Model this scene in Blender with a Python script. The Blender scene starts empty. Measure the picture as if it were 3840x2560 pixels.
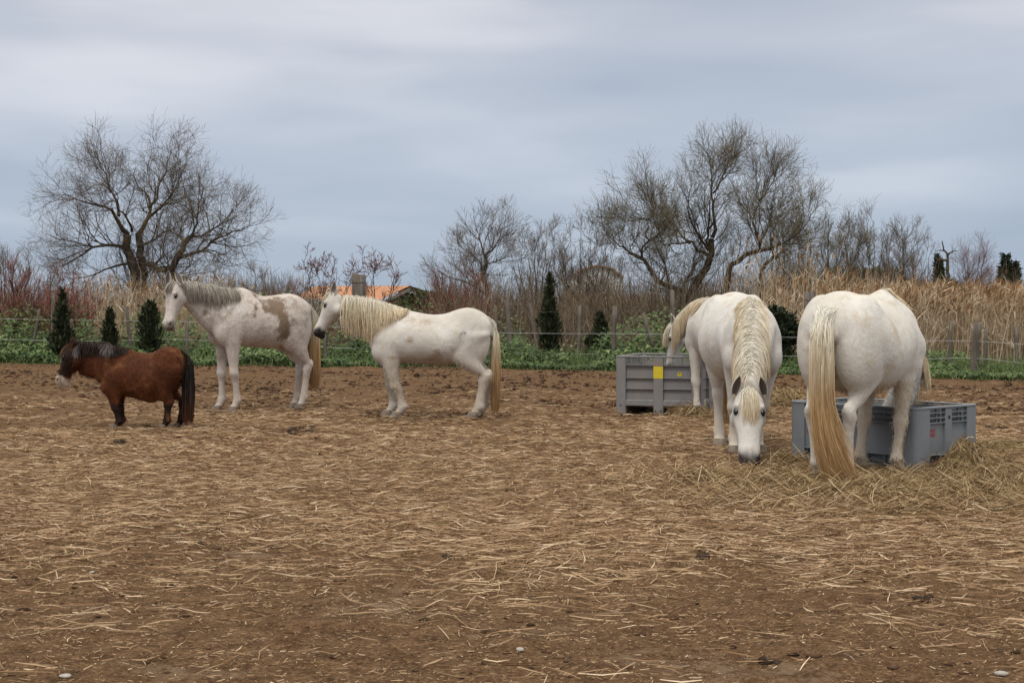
import bpy, bmesh, math
import numpy as np
from mathutils import Vector, Matrix
from mathutils.bvhtree import BVHTree

rng = np.random.default_rng(11)
scene = bpy.context.scene
COL = scene.collection
R_ = math.radians

# ---------------------------------------------------------------- camera
F, HY, CH = 5600.0, 1170.0, 1.22          # focal length in photo pixels, horizon row, eye height
cam_d = bpy.data.cameras.new("camera")
cam = bpy.data.objects.new("camera", cam_d)
COL.objects.link(cam)
cam.location = (0, 0, CH)
cam.rotation_euler = (R_(90), 0, 0)
cam_d.sensor_width = 36.0
cam_d.lens = F / 3840 * 36.0
cam_d.shift_y = -(1280 - HY) / 3840
cam_d.clip_end = 6000
scene.camera = cam

# ---------------------------------------------------------------- sky, sun, exposure
world = bpy.data.worlds.new("World")
scene.world = world
world.use_nodes = True
wt = world.node_tree
wt.nodes.clear()
WN, WL = wt.nodes.new, wt.links.new
wout = WN("ShaderNodeOutputWorld")
bg = WN("ShaderNodeBackground")
WL(bg.outputs[0], wout.inputs[0])
SUN_EL, SUN_AZ = R_(58), R_(200)          # azimuth clockwise from +Y: high behind the camera, to the left
sky = WN("ShaderNodeTexSky")
sky.sky_type = 'NISHITA'
sky.sun_disc = False
sky.sun_elevation = SUN_EL
sky.sun_rotation = SUN_AZ
skm = WN("ShaderNodeVectorMath"); skm.operation = 'SCALE'
WL(sky.outputs[0], skm.inputs[0]); skm.inputs['Scale'].default_value = 0.10
tc = WN("ShaderNodeTexCoord")
sep = WN("ShaderNodeSeparateXYZ"); WL(tc.outputs['Generated'], sep.inputs[0])
def wmath(op, a, b=None, c=None):
    n = WN("ShaderNodeMath"); n.operation = op
    for i, v in enumerate((a, b, c)):
        if v is None: continue
        if isinstance(v, (int, float)): n.inputs[i].default_value = v
        else: WL(v, n.inputs[i])
    return n.outputs[0]
zc = wmath('MAXIMUM', sep.outputs[2], 0.0)
den = wmath('ADD', zc, 0.09)
px = wmath('DIVIDE', sep.outputs[0], den)
py = wmath('DIVIDE', sep.outputs[1], den)
cv = WN("ShaderNodeCombineXYZ"); WL(px, cv.inputs[0]); WL(py, cv.inputs[1])
def cloud_noise(scale, sx, sy, off, detail, rough):
    mp = WN("ShaderNodeMapping"); WL(cv.outputs[0], mp.inputs[0])
    mp.inputs['Scale'].default_value = (sx, sy, 1); mp.inputs['Location'].default_value = off
    mp.inputs['Rotation'].default_value = (0, 0, 0.12)
    n = WN("ShaderNodeTexNoise"); WL(mp.outputs[0], n.inputs['Vector'])
    n.inputs['Scale'].default_value = scale; n.inputs['Detail'].default_value = detail
    n.inputs['Roughness'].default_value = rough; n.inputs['Distortion'].default_value = 0.3
    return n.outputs[0]
n1 = cloud_noise(0.62, 0.55, 0.62, (3.1, 1.7, 0), 4, 0.45)
# broad soft masses and thin veils, by direction
mpd = WN("ShaderNodeMapping"); WL(tc.outputs['Generated'], mpd.inputs[0])
mpd.inputs['Scale'].default_value = (2.4, 2.4, 11.0); mpd.inputs['Rotation'].default_value = (0, 0.05, 0); mpd.inputs['Location'].default_value = (1.3, 0.4, 2.2)
n2n = WN("ShaderNodeTexNoise"); WL(mpd.outputs[0], n2n.inputs['Vector'])
n2n.inputs['Scale'].default_value = 1.15; n2n.inputs['Detail'].default_value = 5; n2n.inputs['Roughness'].default_value = 0.42; n2n.inputs['Distortion'].default_value = 0.12
n2 = n2n.outputs[0]
mixn = wmath('ADD', wmath('MULTIPLY', n1, 0.22), wmath('MULTIPLY', n2, 0.78))
ramp = WN("ShaderNodeValToRGB"); WL(mixn, ramp.inputs[0])
cr = ramp.color_ramp
cr.elements[0].position = 0.39; cr.elements[0].color = (0.400, 0.446, 0.535, 1)
cr.elements[1].position = 0.61; cr.elements[1].color = (0.640, 0.650, 0.708, 1)
e = cr.elements.new(0.5); e.color = (0.482, 0.516, 0.596, 1)
# overcast sky: slightly bluer and darker at the horizon, brighter towards the zenith
zr = WN("ShaderNodeValToRGB"); WL(zc, zr.inputs[0])
z0 = zr.color_ramp
z0.elements[0].position = 0.0; z0.elements[0].color = (0.92, 0.97, 1.00, 1)
z0.elements[1].position = 1.0; z0.elements[1].color = (3.1, 2.75, 2.10, 1)
for p_, c_ in ((0.03, (0.86, 0.94, 0.99)), (0.10, (0.94, 0.99, 1.02)), (0.22, (1.09, 1.07, 1.04))):
    e = z0.elements.new(p_); e.color = (*c_, 1)
cl = WN("ShaderNodeMix"); cl.data_type = 'RGBA'; cl.blend_type = 'MULTIPLY'
cl.inputs[0].default_value = 1.0
WL(ramp.outputs[0], cl.inputs[6]); WL(zr.outputs[0], cl.inputs[7])
skmix = WN("ShaderNodeMix"); skmix.data_type = 'RGBA'
skmix.inputs[0].default_value = 0.93
WL(skm.outputs[0], skmix.inputs[6]); WL(cl.outputs[2], skmix.inputs[7])
WL(skmix.outputs[2], bg.inputs[0])
bg.inputs[1].default_value = 1.0

sun_d = bpy.data.lights.new("sun", 'SUN')
sun_d.energy = 1.4
sun_d.angle = R_(14)
sun_d.color = (1.0, 0.955, 0.875)
sun = bpy.data.objects.new("sun", sun_d)
COL.objects.link(sun)
sdir = Vector((math.sin(SUN_AZ) * math.cos(SUN_EL), math.cos(SUN_AZ) * math.cos(SUN_EL), math.sin(SUN_EL)))
sun.rotation_euler = sdir.to_track_quat('Z', 'Y').to_euler()

vs = scene.view_settings
vs.view_transform = 'Standard'
vs.look = 'None'
vs.gamma = 1.0
vs.exposure = 0.12
vs.use_curve_mapping = False

# ---------------------------------------------------------------- helpers
def at(x, y, d):
    """photo pixel (3840 wide) at distance d -> place in the world"""
    return np.array([(x - 1920) / F * d, d, CH - (y - HY) / F * d])

def tag(o, label=None, cat=None, group=None, kind=None):
    if label: o["label"] = label
    if cat: o["category"] = cat
    if group: o["group"] = group
    if kind: o["kind"] = kind
    return o

def link(o, parent=None):
    COL.objects.link(o)
    if parent is not None: o.parent = parent
    return o

def empty(name, loc=(0, 0, 0), rz=0.0):
    o = bpy.data.objects.new(name, None)
    o.location = loc; o.rotation_euler = (0, 0, rz); o.empty_display_size = 0.2
    return link(o)

def mk_mesh(name, V, Q=None, T=None, smooth=False, attrs=None):
    """fast mesh from numpy: V (n,3), Q (m,4) quads, T (k,3) triangles"""
    V = np.asarray(V, dtype=np.float32)
    me = bpy.data.meshes.new(name)
    me.vertices.add(len(V)); me.vertices.foreach_set('co', V.ravel())
    idx, starts, pos = [], [], 0
    for A in (Q, T):
        if A is None or len(A) == 0: continue
        A = np.asarray(A, dtype=np.int32)
        idx.append(A.ravel())
        starts.append(pos + np.arange(len(A)) * A.shape[1]); pos += A.size
    idx = np.concatenate(idx); starts = np.concatenate(starts)
    me.loops.add(len(idx)); me.loops.foreach_set('vertex_index', idx)
    me.polygons.add(len(starts)); me.polygons.foreach_set('loop_start', starts.astype(np.int32))
    if smooth: me.polygons.foreach_set('use_smooth', np.ones(len(starts), dtype=bool))
    for k, a in (attrs or {}).items():
        a = np.asarray(a, dtype=np.float32)
        at_ = me.attributes.new(k, 'FLOAT', 'POINT'); at_.data.foreach_set('value', a.ravel())
    me.update(calc_edges=True); me.validate()
    return me

def mk_obj(name, me, mat=None, parent=None):
    if mat is not None: me.materials.append(mat)
    return link(bpy.data.objects.new(name, me), parent)

def norm(v):
    return v / np.maximum(np.linalg.norm(v, axis=-1, keepdims=True), 1e-9)

def tubes(P, Rr, sides=3, ref=None, attrs=None):
    """P (N,K,3) polylines, Rr (N,K) radii -> V, Q, attribute arrays repeated per vertex"""
    P = np.asarray(P, float); Rr = np.asarray(Rr, float)
    N, K, _ = P.shape
    t = norm(np.gradient(P, axis=1))
    if ref is None:
        ref = norm(rng.normal(size=(N, 1, 3)))
    n1 = np.cross(t, np.broadcast_to(ref, P.shape)); n1 = norm(n1)
    n2 = np.cross(t, n1)
    if sides == 2:
        V = np.stack([P + n1 * Rr[..., None], P - n1 * Rr[..., None]], axis=2)
    else:
        a = np.arange(sides) * 2 * math.pi / sides
        V = P[:, :, None, :] + Rr[:, :, None, None] * (np.cos(a)[None, None, :, None] * n1[:, :, None, :] + np.sin(a)[None, None, :, None] * n2[:, :, None, :])
    V = V.reshape(-1, 3)
    base = (np.arange(N) * K * sides)[:, None, None] + (np.arange(K - 1) * sides)[None, :, None]
    if sides == 2:
        q = np.array([0, 1, 3, 2])
        Q = (base + q[None, None, :]).reshape(-1, 4)
    else:
        j = np.arange(sides); j2 = (j + 1) % sides
        q = np.stack([j, j2, j2 + sides, j + sides], axis=1)
        Q = (base[..., None] + q[None, None]).reshape(-1, 4)
    out = {}
    for k, a in (attrs or {}).items():
        a = np.asarray(a, float)
        if a.ndim == 1: a = np.repeat(a[:, None], K, axis=1)
        out[k] = np.repeat(a.reshape(-1), sides)
    return V, Q, out

class Acc:
    """collects tube batches into one mesh"""
    def __init__(s): s.V, s.Q, s.T, s.A, s.n = [], [], [], {}, 0
    def add(s, V, Q=None, A=None, T=None):
        s.V.append(V)
        if Q is not None and len(Q): s.Q.append(np.asarray(Q) + s.n)
        if T is not None and len(T): s.T.append(np.asarray(T) + s.n)
        for k, a in (A or {}).items(): s.A.setdefault(k, []).append(a)
        s.n += len(V)
    def mesh(s, name, smooth=True):
        return mk_mesh(name, np.concatenate(s.V), np.concatenate(s.Q) if s.Q else None, np.concatenate(s.T) if s.T else None,
                       smooth, {k: np.concatenate(a) for k, a in s.A.items()})

def hash2(ix, iy, seed):
    h = np.sin(ix * 127.1 + iy * 311.7 + seed * 74.7) * 43758.5453
    return h - np.floor(h)

def vnoise(x, y, seed=0):
    x = np.asarray(x, float); y = np.asarray(y, float)
    ix, iy = np.floor(x), np.floor(y); fx, fy = x - ix, y - iy
    fx = fx * fx * (3 - 2 * fx); fy = fy * fy * (3 - 2 * fy)
    a, b = hash2(ix, iy, seed), hash2(ix + 1, iy, seed)
    c, d = hash2(ix, iy + 1, seed), hash2(ix + 1, iy + 1, seed)
    return (a + (b - a) * fx) * (1 - fy) + (c + (d - c) * fx) * fy

def fbm(x, y, seed=0, o=4):
    s, a, t = 0.0, 0.5, 0.0
    for i in range(o):
        s = s + a * vnoise(x * 2 ** i, y * 2 ** i, seed + i * 3.3); t += a; a *= 0.5
    return s / t

def sstep(a, b, x):
    t = np.clip((np.asarray(x, float) - a) / (b - a), 0, 1)
    return t * t * (3 - 2 * t)

def resample(pts, K):
    """smooth (Catmull-Rom like) resampling of a polyline to K points"""
    pts = np.asarray(pts, float)
    d = np.r_[0, np.cumsum(np.linalg.norm(np.diff(pts, axis=0), axis=1))]
    u = np.linspace(0, d[-1], K)
    m = np.gradient(pts, d, axis=0)
    i = np.clip(np.searchsorted(d, u, side='right') - 1, 0, len(d) - 2)
    h = (d[i + 1] - d[i])[:, None]; t = ((u - d[i]) / (d[i + 1] - d[i]))[:, None]
    return ((2 * t**3 - 3 * t**2 + 1) * pts[i] + (t**3 - 2 * t**2 + t) * h * m[i] + (-2 * t**3 + 3 * t**2) * pts[i + 1] + (t**3 - t**2) * h * m[i + 1])

# ---------------------------------------------------------------- materials
class NT:
    """small helper round a material's node tree"""
    def __init__(s, name, rough=0.8, spec=0.3):
        s.m = bpy.data.materials.new(name); s.m.use_nodes = True
        s.t = s.m.node_tree; s.N = s.t.nodes.new; s.L = s.t.links.new
        s.b = s.t.nodes["Principled BSDF"]
        s.b.inputs['Roughness'].default_value = rough
        s.b.inputs['Specular IOR Level'].default_value = spec
        s.tc = s.N("ShaderNodeTexCoord")
    def noise(s, scale, detail=3, rough=0.55, sc=(1, 1, 1), coord='Object', dist=0.0, vec=None):
        n = s.N("ShaderNodeTexNoise")
        v = vec or s.tc.outputs[coord]
        if sc != (1, 1, 1):
            mp = s.N("ShaderNodeMapping"); s.L(v, mp.inputs[0]); mp.inputs['Scale'].default_value = sc; v = mp.outputs[0]
        s.L(v, n.inputs['Vector']); n.inputs['Scale'].default_value = scale; n.inputs['Detail'].default_value = detail
        n.inputs['Roughness'].default_value = rough; n.inputs['Distortion'].default_value = dist
        return n.outputs[0]
    def attr(s, name):
        n = s.N("ShaderNodeAttribute"); n.attribute_name = name
        return n.outputs['Fac']
    def ramp(s, fac, stops):
        r = s.N("ShaderNodeValToRGB"); s.L(fac, r.inputs[0]); e = r.color_ramp.elements
        while len(e) < len(stops): e.new(0.5)
        for el, (p, c) in zip(e, stops):
            el.position = p; el.color = (*c, 1) if len(c) == 3 else c
        return r.outputs[0]
    def rng(s, v, a, b, c=0.0, d=1.0):
        n = s.N("ShaderNodeMapRange"); n.interpolation_type = 'SMOOTHSTEP'; s.L(v, n.inputs[0])
        for i, x in enumerate((a, b, c, d)): n.inputs[i + 1].default_value = x
        return n.outputs[0]
    def math(s, op, a, b=None):
        n = s.N("ShaderNodeMath"); n.operation = op
        for i, v in enumerate((a, b)):
            if v is None: continue
            if isinstance(v, (int, float)): n.inputs[i].default_value = v
            else: s.L(v, n.inputs[i])
        return n.outputs[0]
    def mix(s, fac, a, b, mode='MIX'):
        n = s.N("ShaderNodeMix"); n.data_type = 'RGBA'; n.blend_type = mode
        for i, v in ((0, fac), (6, a), (7, b)):
            if isinstance(v, (int, float)): n.inputs[i].default_value = v
            elif isinstance(v, tuple): n.inputs[i].default_value = (*v, 1)
            else: s.L(v, n.inputs[i])
        return n.outputs[2]
    def color(s, c):
        if isinstance(c, tuple): s.b.inputs['Base Color'].default_value = (*c, 1)
        else: s.L(c, s.b.inputs['Base Color'])
        return s
    def bump(s, h, strength=0.3, dist=0.01):
        n = s.N("ShaderNodeBump"); s.L(h, n.inputs['Height']); n.inputs['Strength'].default_value = strength
        n.inputs['Distance'].default_value = dist; s.L(n.outputs[0], s.b.inputs['Normal'])
        return s

def tint_mat(name, stops, rough=0.8, spec=0.2, attr="tint", transl=0.0):
    k = NT(name, rough, spec)
    k.color(k.ramp(k.attr(attr), stops))
    if transl:
        k.b.inputs['Subsurface Weight'].default_value = 0.0
        k.b.inputs['Transmission Weight'].default_value = 0.0
    return k.m

# ---------------------------------------------------------------- ground
def y_edge(x):
    """where the trodden paddock ends and the weeds begin"""
    x = np.asarray(x, float)
    return np.interp(x, [-60, -12.1, 0, 9.05, 30], [46, 35.4, 32.6, 26.6, 14.0]) + 1.3 * (fbm(x * 0.5, x * 0.0 + 3.1, 5) - 0.5)

# loose hay heaped up: x, y, half-lengths, turn, height
MOUNDS = [(3.38, 11.18, 0.25, 0.13, R_(41), 0.21), (3.62, 11.30, 0.45, 0.22, R_(41), 0.07), (2.4, 9.75, 0.45, 0.22, 0.1, 0.065), (3.3, 9.8, 0.8, 0.3, -0.1, 0.05),
          (2.9, 10.6, 0.7, 0.2, -0.15, 0.035), (1.5, 10.85, 0.6, 0.25, 0.1, 0.03), (2.15, 11.75, 0.45, 0.2, -0.9, 0.05), (1.3, 10.4, 0.5, 0.3, 0.3, 0.05), (3.9, 9.6, 0.9, 0.4, 0.2, 0.06),
          (2.08, 17.38, 0.26, 0.12, -0.3, 0.10), (2.55, 17.0, 0.40, 0.25, 0.0, 0.07), (3.45, 19.3, 0.5, 0.4, 0.0, 0.16),
          (4.3, 13.2, 0.6, 0.4, 0.0, 0.07), (0.2, 13.8, 1.0, 0.4, 0.1, 0.03), (-0.8, 12.0, 0.9, 0.4, 0.2, 0.025)]

def mound(x, y):
    x = np.asarray(x, float); y = np.asarray(y, float)
    m = np.zeros_like(x)
    for mx, my, sx, sy, a, h in MOUNDS:
        dx, dy = x - mx, y - my
        u = (dx * math.cos(a) + dy * math.sin(a)) / sx; v = (-dx * math.sin(a) + dy * math.cos(a)) / sy
        m = np.maximum(m, h * np.exp(-(u * u + v * v)) * (0.75 + 0.5 * vnoise(x * 5, y * 5, 9)))
    return m

def ground_z(x, y):
    x = np.asarray(x, float); y = np.asarray(y, float)
    far = sstep(17, 24, y)
    z = 0.03 * (fbm(x * 0.7, y * 0.7, 1) - 0.5) + (0.042 + 0.03 * far) * (np.abs(fbm(x * 3.6, y * 3.6, 2, 3) - 0.5) * 2 - 0.3)
    z = z * (1 - sstep(60, 90, y)) * sstep(-5, 2, y)
    g = sstep(-0.2, 1.6, y - y_edge(x))
    return z + mound(x, y) + 0.10 * g * (1 - sstep(60, 80, y))

def straw_density(x, y):
    n = fbm(x * 0.42, y * 0.62, 21)
    n2 = fbm(x * 2.2, y * 3.0, 33)
    d = sstep(5.8, 8.2, y + 1.6 * (n - 0.5) * 2 + 0.35 * x * 0.6) * (1 - 0.9 * sstep(16.0, 21.0, y + 3 * (n - 0.5)))
    d = d * (0.10 + 1.15 * sstep(0.36, 0.60, 0.55 * n + 0.45 * n2))
    d = d + 0.16 * sstep(0.35, 0.7, n2)
    hay = sstep(0.015, 0.05, mound(x, y))
    # broad carpet of hay round the boxes
    hb = np.exp(-(((x - 2.9) / 1.9) ** 2 + ((y - 10.2) / 1.3) ** 2) ** 2)
    return np.clip(np.maximum(d, np.maximum(hay, hb * (0.6 + 0.5 * n2))), 0, 1.1), np.maximum(hay, hb)

rows = np.concatenate([[-40, -12, -3, 1.0, 2.5, 3.6], np.geomspace(4.3, 37.5, 310), np.geomspace(37.5, 4500, 46)[1:]])
cols = np.linspace(-1, 1, 265)
cols = np.sign(cols) * np.abs(cols) ** 1.0
half = np.abs(rows) * 0.42 + 2.5 + np.maximum(rows - 38, 0) * 1.2 + np.where(rows < 3, 6, 0)
gx = cols[None, :] * half[:, None]; gy = np.repeat(rows[:, None], len(cols), 1)
gz = ground_z(gx, gy)
nr, nc = gx.shape
ii = (np.arange(nr - 1)[:, None] * nc + np.arange(nc - 1)[None, :]).ravel()
GQ = np.stack([ii, ii + 1, ii + nc + 1, ii + nc], axis=1)
sd, hy_ = straw_density(gx, gy)
grass = sstep(-0.15, 0.35, gy - y_edge(gx) + 0.5 * (vnoise(gx * 2, gy * 2, 4) - 0.5))
gme = mk_mesh("ground", np.stack([gx, gy, gz], -1).reshape(-1, 3), GQ, None, True,
              {"straw": sd.ravel(), "hay": hy_.ravel(), "grass": grass.ravel()})

k = NT("trodden_soil", 0.95, 0.1)
nA = k.noise(1.1, 5, 0.6); nB = k.noise(9, 5, 0.65); nC = k.noise(46, 3, 0.7); nD = k.noise(120, 2, 0.6, sc=(0.5, 1, 1))
base = k.ramp(nB, [(0.28, (0.054, 0.028, 0.013)), (0.48, (0.132, 0.071, 0.034)), (0.72, (0.222, 0.132, 0.067))])
base = k.mix(k.rng(nC, 0.52, 0.70), base, (0.26, 0.168, 0.095))
base = k.mix(k.rng(nC, 0.44, 0.30), base, (0.058, 0.034, 0.021))
nG = k.noise(85, 4, 0.75)
base = k.mix(k.rng(nG, 0.50, 0.36, 0.0, 0.75), base, (0.034, 0.019, 0.010))
base = k.mix(k.rng(nG, 0.56, 0.70, 0.0, 0.6), base, (0.27, 0.18, 0.105))
grey = k.math('MULTIPLY', k.rng(nA, 0.52, 0.68), k.rng(nB, 0.45, 0.6))
base = k.mix(k.math('MULTIPLY', grey, 0.55), base, (0.25, 0.190, 0.140))
chaff = k.mix(k.rng(nD, 0.4, 0.62), (0.120, 0.072, 0.036), (0.35, 0.24, 0.13))
sm = k.math('MULTIPLY', k.attr("straw"), k.rng(k.noise(14, 4, 0.65), 0.34, 0.58))
base = k.mix(k.math('MULTIPLY', sm, 0.72), base, chaff)
haycol = k.mix(k.rng(nD, 0.38, 0.6), (0.095, 0.070, 0.028), (0.28, 0.21, 0.10))
base = k.mix(k.math('MULTIPLY', k.attr("hay"), 0.75), base, haycol)
gc = k.mix(k.rng(nB, 0.35, 0.6), (0.035, 0.060, 0.016), (0.085, 0.095, 0.035))
base = k.mix(k.attr("grass"), base, gc)
k.color(base)
k.bump(k.math('ADD', k.math('MULTIPLY', nB, 0.5), k.math('ADD', k.math('MULTIPLY', nC, 0.4), k.math('MULTIPLY', nG, 0.35))), 1.0, 0.035)
M_ground = k.m
ground = mk_obj("ground", gme, M_ground)
tag(ground, "brown trodden paddock soil mixed with chaff", "ground", kind="structure")

# ---------------------------------------------------------------- straw and hay lying on the soil
def in_view_x(y, n, margin=1.5):
    return rng.uniform(-1, 1, n) * (1920 / F * y + margin)

def lay_straw(n, y0, y1, lmin, lmax, wmin, wmax, K, power=1.0, need=None, lift=0.012, sides=2, steep=0.10):
    acc = []
    got = 0
    while got < n:
        # area-uniform in the visible wedge, then thinned by the density
        y = np.sqrt(rng.uniform(y0 * y0, y1 * y1, n * 2)); x = in_view_x(y, n * 2)
        d, h = straw_density(x, y)
        keep = rng.uniform(0, 1, n * 2) < (h if need == 'hay' else d) ** power
        acc.append(np.stack([x[keep], y[keep], h[keep]], 1)); got += keep.sum()
    p = np.concatenate(acc)[:n]
    x, y, h = p.T
    L = rng.uniform(lmin, lmax, n) * rng.uniform(0.5, 1, n)
    a = rng.uniform(0, 2 * math.pi, n)
    if need != 'hay': a = np.where(rng.uniform(size=n) < 0.25, rng.normal(0.1, 0.4, n), a)
    pitch = rng.normal(0, steep, n)
    s = np.linspace(-0.5, 0.5, K)
    bend = rng.normal(0, 0.4, n)
    aa = a[:, None] + bend[:, None] * s[None, :]
    dx = np.cos(aa) * L[:, None] / (K - 1); dy = np.sin(aa) * L[:, None] / (K - 1)
    X = x[:, None] + np.cumsum(dx, 1) - dx.sum(1)[:, None] / 2; Y = y[:, None] + np.cumsum(dy, 1) - dy.sum(1)[:, None] / 2
    Z = ground_z(X, Y) + 0.006 + np.abs(rng.normal(0, lift, n))[:, None] + (s[None, :] * np.sin(pitch)[:, None] * L[:, None]) + np.abs(np.sin(pitch) * L * 0.5)[:, None]
    w = rng.uniform(wmin, wmax, n)[:, None] * (1 - 0.5 * np.abs(s * 2)[None, :] ** 3)
    tint = rng.beta(1.5, 2.0, n)
    return tubes(np.stack([X, Y, Z], -1), w, sides, None, {"tint": tint, "hay": h})

acc = Acc()
for args in (dict(n=21000, y0=4.3, y1=9.5, lmin=0.05, lmax=0.26, wmin=0.0014, wmax=0.0030, K=3, lift=0.006, sides=2, steep=0.06),
             dict(n=68000, y0=7.0, y1=15.5, lmin=0.04, lmax=0.22, wmin=0.0014, wmax=0.0029, K=3, lift=0.010, sides=2, steep=0.07),
             dict(n=36000, y0=13.0, y1=23, lmin=0.05, lmax=0.22, wmin=0.0018, wmax=0.0038, K=3, lift=0.012, sides=2, steep=0.08),
             dict(n=56000, y0=4.4, y1=12, lmin=0.012, lmax=0.045, wmin=0.0014, wmax=0.0034, K=2, power=0.5, lift=0.003, sides=2),
             dict(n=34000, y0=4.3, y1=8, lmin=0.008, lmax=0.03, wmin=0.001, wmax=0.0026, K=2, power=0.08, lift=0.002, sides=2)):
    V, Q, A = lay_straw(**args); acc.add(V, Q, A)
ST = [(0.0, (0.135, 0.070, 0.032)), (0.35, (0.31, 0.190, 0.100)), (0.7, (0.54, 0.385, 0.235)), (1.0, (0.80, 0.66, 0.47))]
k = NT("straw", 0.7, 0.25)
c = k.ramp(k.attr("tint"), ST)
c = k.mix(k.math('MULTIPLY', k.attr("hay"), 0.6), c, k.ramp(k.attr("tint"), [(0, (0.085, 0.060, 0.022)), (0.5, (0.28, 0.20, 0.088)), (1, (0.56, 0.44, 0.25))]))
k.color(c); M_straw = k.m
straw = mk_obj("straw", acc.mesh("straw", False), M_straw)
tag(straw, "pale loose straw trampled over the paddock soil", "straw", kind="stuff")

acc = Acc()
for args in (dict(n=22000, y0=9.0, y1=12.6, lmin=0.08, lmax=0.26, wmin=0.0014, wmax=0.0027, K=4, need='hay', lift=0.018, sides=2, steep=0.30),
             dict(n=4500, y0=15.5, y1=20.5, lmin=0.08, lmax=0.26, wmin=0.002, wmax=0.004, K=4, need='hay', lift=0.02, sides=2, steep=0.35)):
    V, Q, A = lay_straw(**args); acc.add(V, Q, A)
hay = mk_obj("hay", acc.mesh("hay", False), M_straw)
tag(hay, "greenish yellow loose hay heaped round the two grey boxes", "hay", kind="stuff")

# ---------------------------------------------------------------- vegetation behind the paddock
def children(P, Rr, m, lmin, lmax, ang, up, K, t0=0.15, rs=0.6, jit=0.25, curl=0.0, tip=0.25, taper_len=0.5, cap=0.012):
    """m side shoots on every polyline of P, vectorised"""
    N, KP, _ = P.shape
    n = N * m
    par = np.repeat(np.arange(N), m)
    t = rng.uniform(t0, 1.0, n) * (KP - 1)
    i = np.minimum(t.astype(int), KP - 2); f = (t - i)[:, None]
    p = P[par, i] * (1 - f) + P[par, i + 1] * f
    tan = norm(P[par, i + 1] - P[par, i])
    r = Rr[par, i] * (1 - f[:, 0]) + Rr[par, i + 1] * f[:, 0]
    perp = norm(np.cross(tan, rng.normal(size=(n, 3))))
    a = rng.normal(ang, ang * 0.35, n)[:, None]
    d = norm(np.cos(a) * tan + np.sin(a) * perp + np.array([0, 0, up * 0.5]))
    L = rng.uniform(lmin, lmax, n) * (1 - taper_len * t / (KP - 1))
    out = np.empty((n, K, 3)); out[:, 0] = p
    for q in range(1, K):
        d = norm(d + np.array([0, 0, up]) + rng.normal(0, jit, (n, 3)))
        out[:, q] = out[:, q - 1] + d * (L / (K - 1))[:, None]
    r0 = np.minimum(r * rs, cap * L + 0.0018)
    R = r0[:, None] * np.linspace(1, tip, K)[None, :]
    return out, R

BARK = NT("bark", 0.95, 0.1)
nb = BARK.noise(3.5, 5, 0.6); nb2 = BARK.noise(22, 4, 0.6, sc=(1, 1, 0.3))
cb = BARK.ramp(nb2, [(0.3, (0.035, 0.026, 0.019)), (0.7, (0.105, 0.080, 0.060))])
cb = BARK.mix(BARK.rng(nb, 0.52, 0.66, 0, 0.75), cb, (0.150, 0.105, 0.022))      # yellow lichen
BARK.color(cb).bump(nb2, 0.6, 0.02)
M_bark = BARK.m
M_twig = tint_mat("twigs", [(0, (0.075, 0.058, 0.045)), (0.5, (0.150, 0.118, 0.095)), (1, (0.25, 0.205, 0.168))], 0.9, 0.1)
M_twig_olive = tint_mat("olive_twigs", [(0, (0.072, 0.060, 0.033)), (0.5, (0.145, 0.122, 0.078)), (1, (0.23, 0.192, 0.138))], 0.9, 0.1)
M_twig_red = tint_mat("red_twigs", [(0, (0.11, 0.032, 0.026)), (0.5, (0.22, 0.070, 0.055)), (1, (0.30, 0.135, 0.10))], 0.85, 0.2)
M_twig_pink = tint_mat("plum_twigs", [(0, (0.085, 0.036, 0.036)), (0.5, (0.175, 0.076, 0.070)), (1, (0.24, 0.14, 0.12))], 0.85, 0.2)

def limbs_to_mesh(limbs, d0, K=12):
    P, Rr = [], []
    for pts, r0, r1, dy in limbs:
        w = np.array([at(x, y, d0) for x, y in pts])
        w = resample(w, K)
        s = np.linspace(0, 1, K)
        w[:, 1] += dy[0] + (dy[1] - dy[0]) * s
        w += rng.normal(0, 0.02, w.shape) * (s[:, None] > 0)
        P.append(w); Rr.append(np.where(r0 > 0.15, 0.68, 0.62) * (r0 + (r1 - r0) * s ** 0.7))
    return np.array(P), np.array(Rr)

def bare_tree(name, label, limbs, d0, spec, tw_mat, group=None, tw_min=0.0024):
    """limbs: traced centre lines; spec: list of (m, lmin, lmax, ang, up, K, t0)"""
    P, Rr = limbs_to_mesh(limbs, d0)
    base = P[0, 0].copy()
    root = empty(name, (base[0], base[1], 0))
    off = np.array([base[0], base[1], 0.0])
    acc = Acc(); tw = Acc()
    V, Q, _ = tubes(P - off, Rr, 7); acc.add(V, Q)
    cur, curR = P, Rr
    for lv, (m, a, b, ang, up, K, t0) in enumerate(spec):
        nxt, nR = children(cur, curR, m, a, b, ang, up, K, t0, jit=0.19 + 0.02 * lv, cap=(0.013, 0.008, 0.006)[lv])
        if lv == 0:
            V, Q, _ = tubes(nxt - off, np.maximum(nR, 0.006), 5); acc.add(V, Q)
            cur, curR = np.concatenate([nxt]), nR
        else:
            last = lv == len(spec) - 1
            V, Q, A = tubes((nxt - off)[:, ::(2 if last and K > 3 else 1)] if K % 2 or not last else (nxt - off), (np.maximum(nR, tw_min) * 1.35)[:, ::(2 if last and K > 3 else 1)] if K % 2 or not last else np.maximum(nR, tw_min) * 1.35, 2, None, {"tint": rng.uniform(0, 1, len(nxt))}); tw.add(V, Q, A)
            cur, curR = nxt, nR
    mk_obj("trunk", acc.mesh("trunk"), M_bark, root)
    mk_obj("crown", tw.mesh("crown"), tw_mat, root)
    tag(root, label, "tree", group)
    return root

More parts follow.
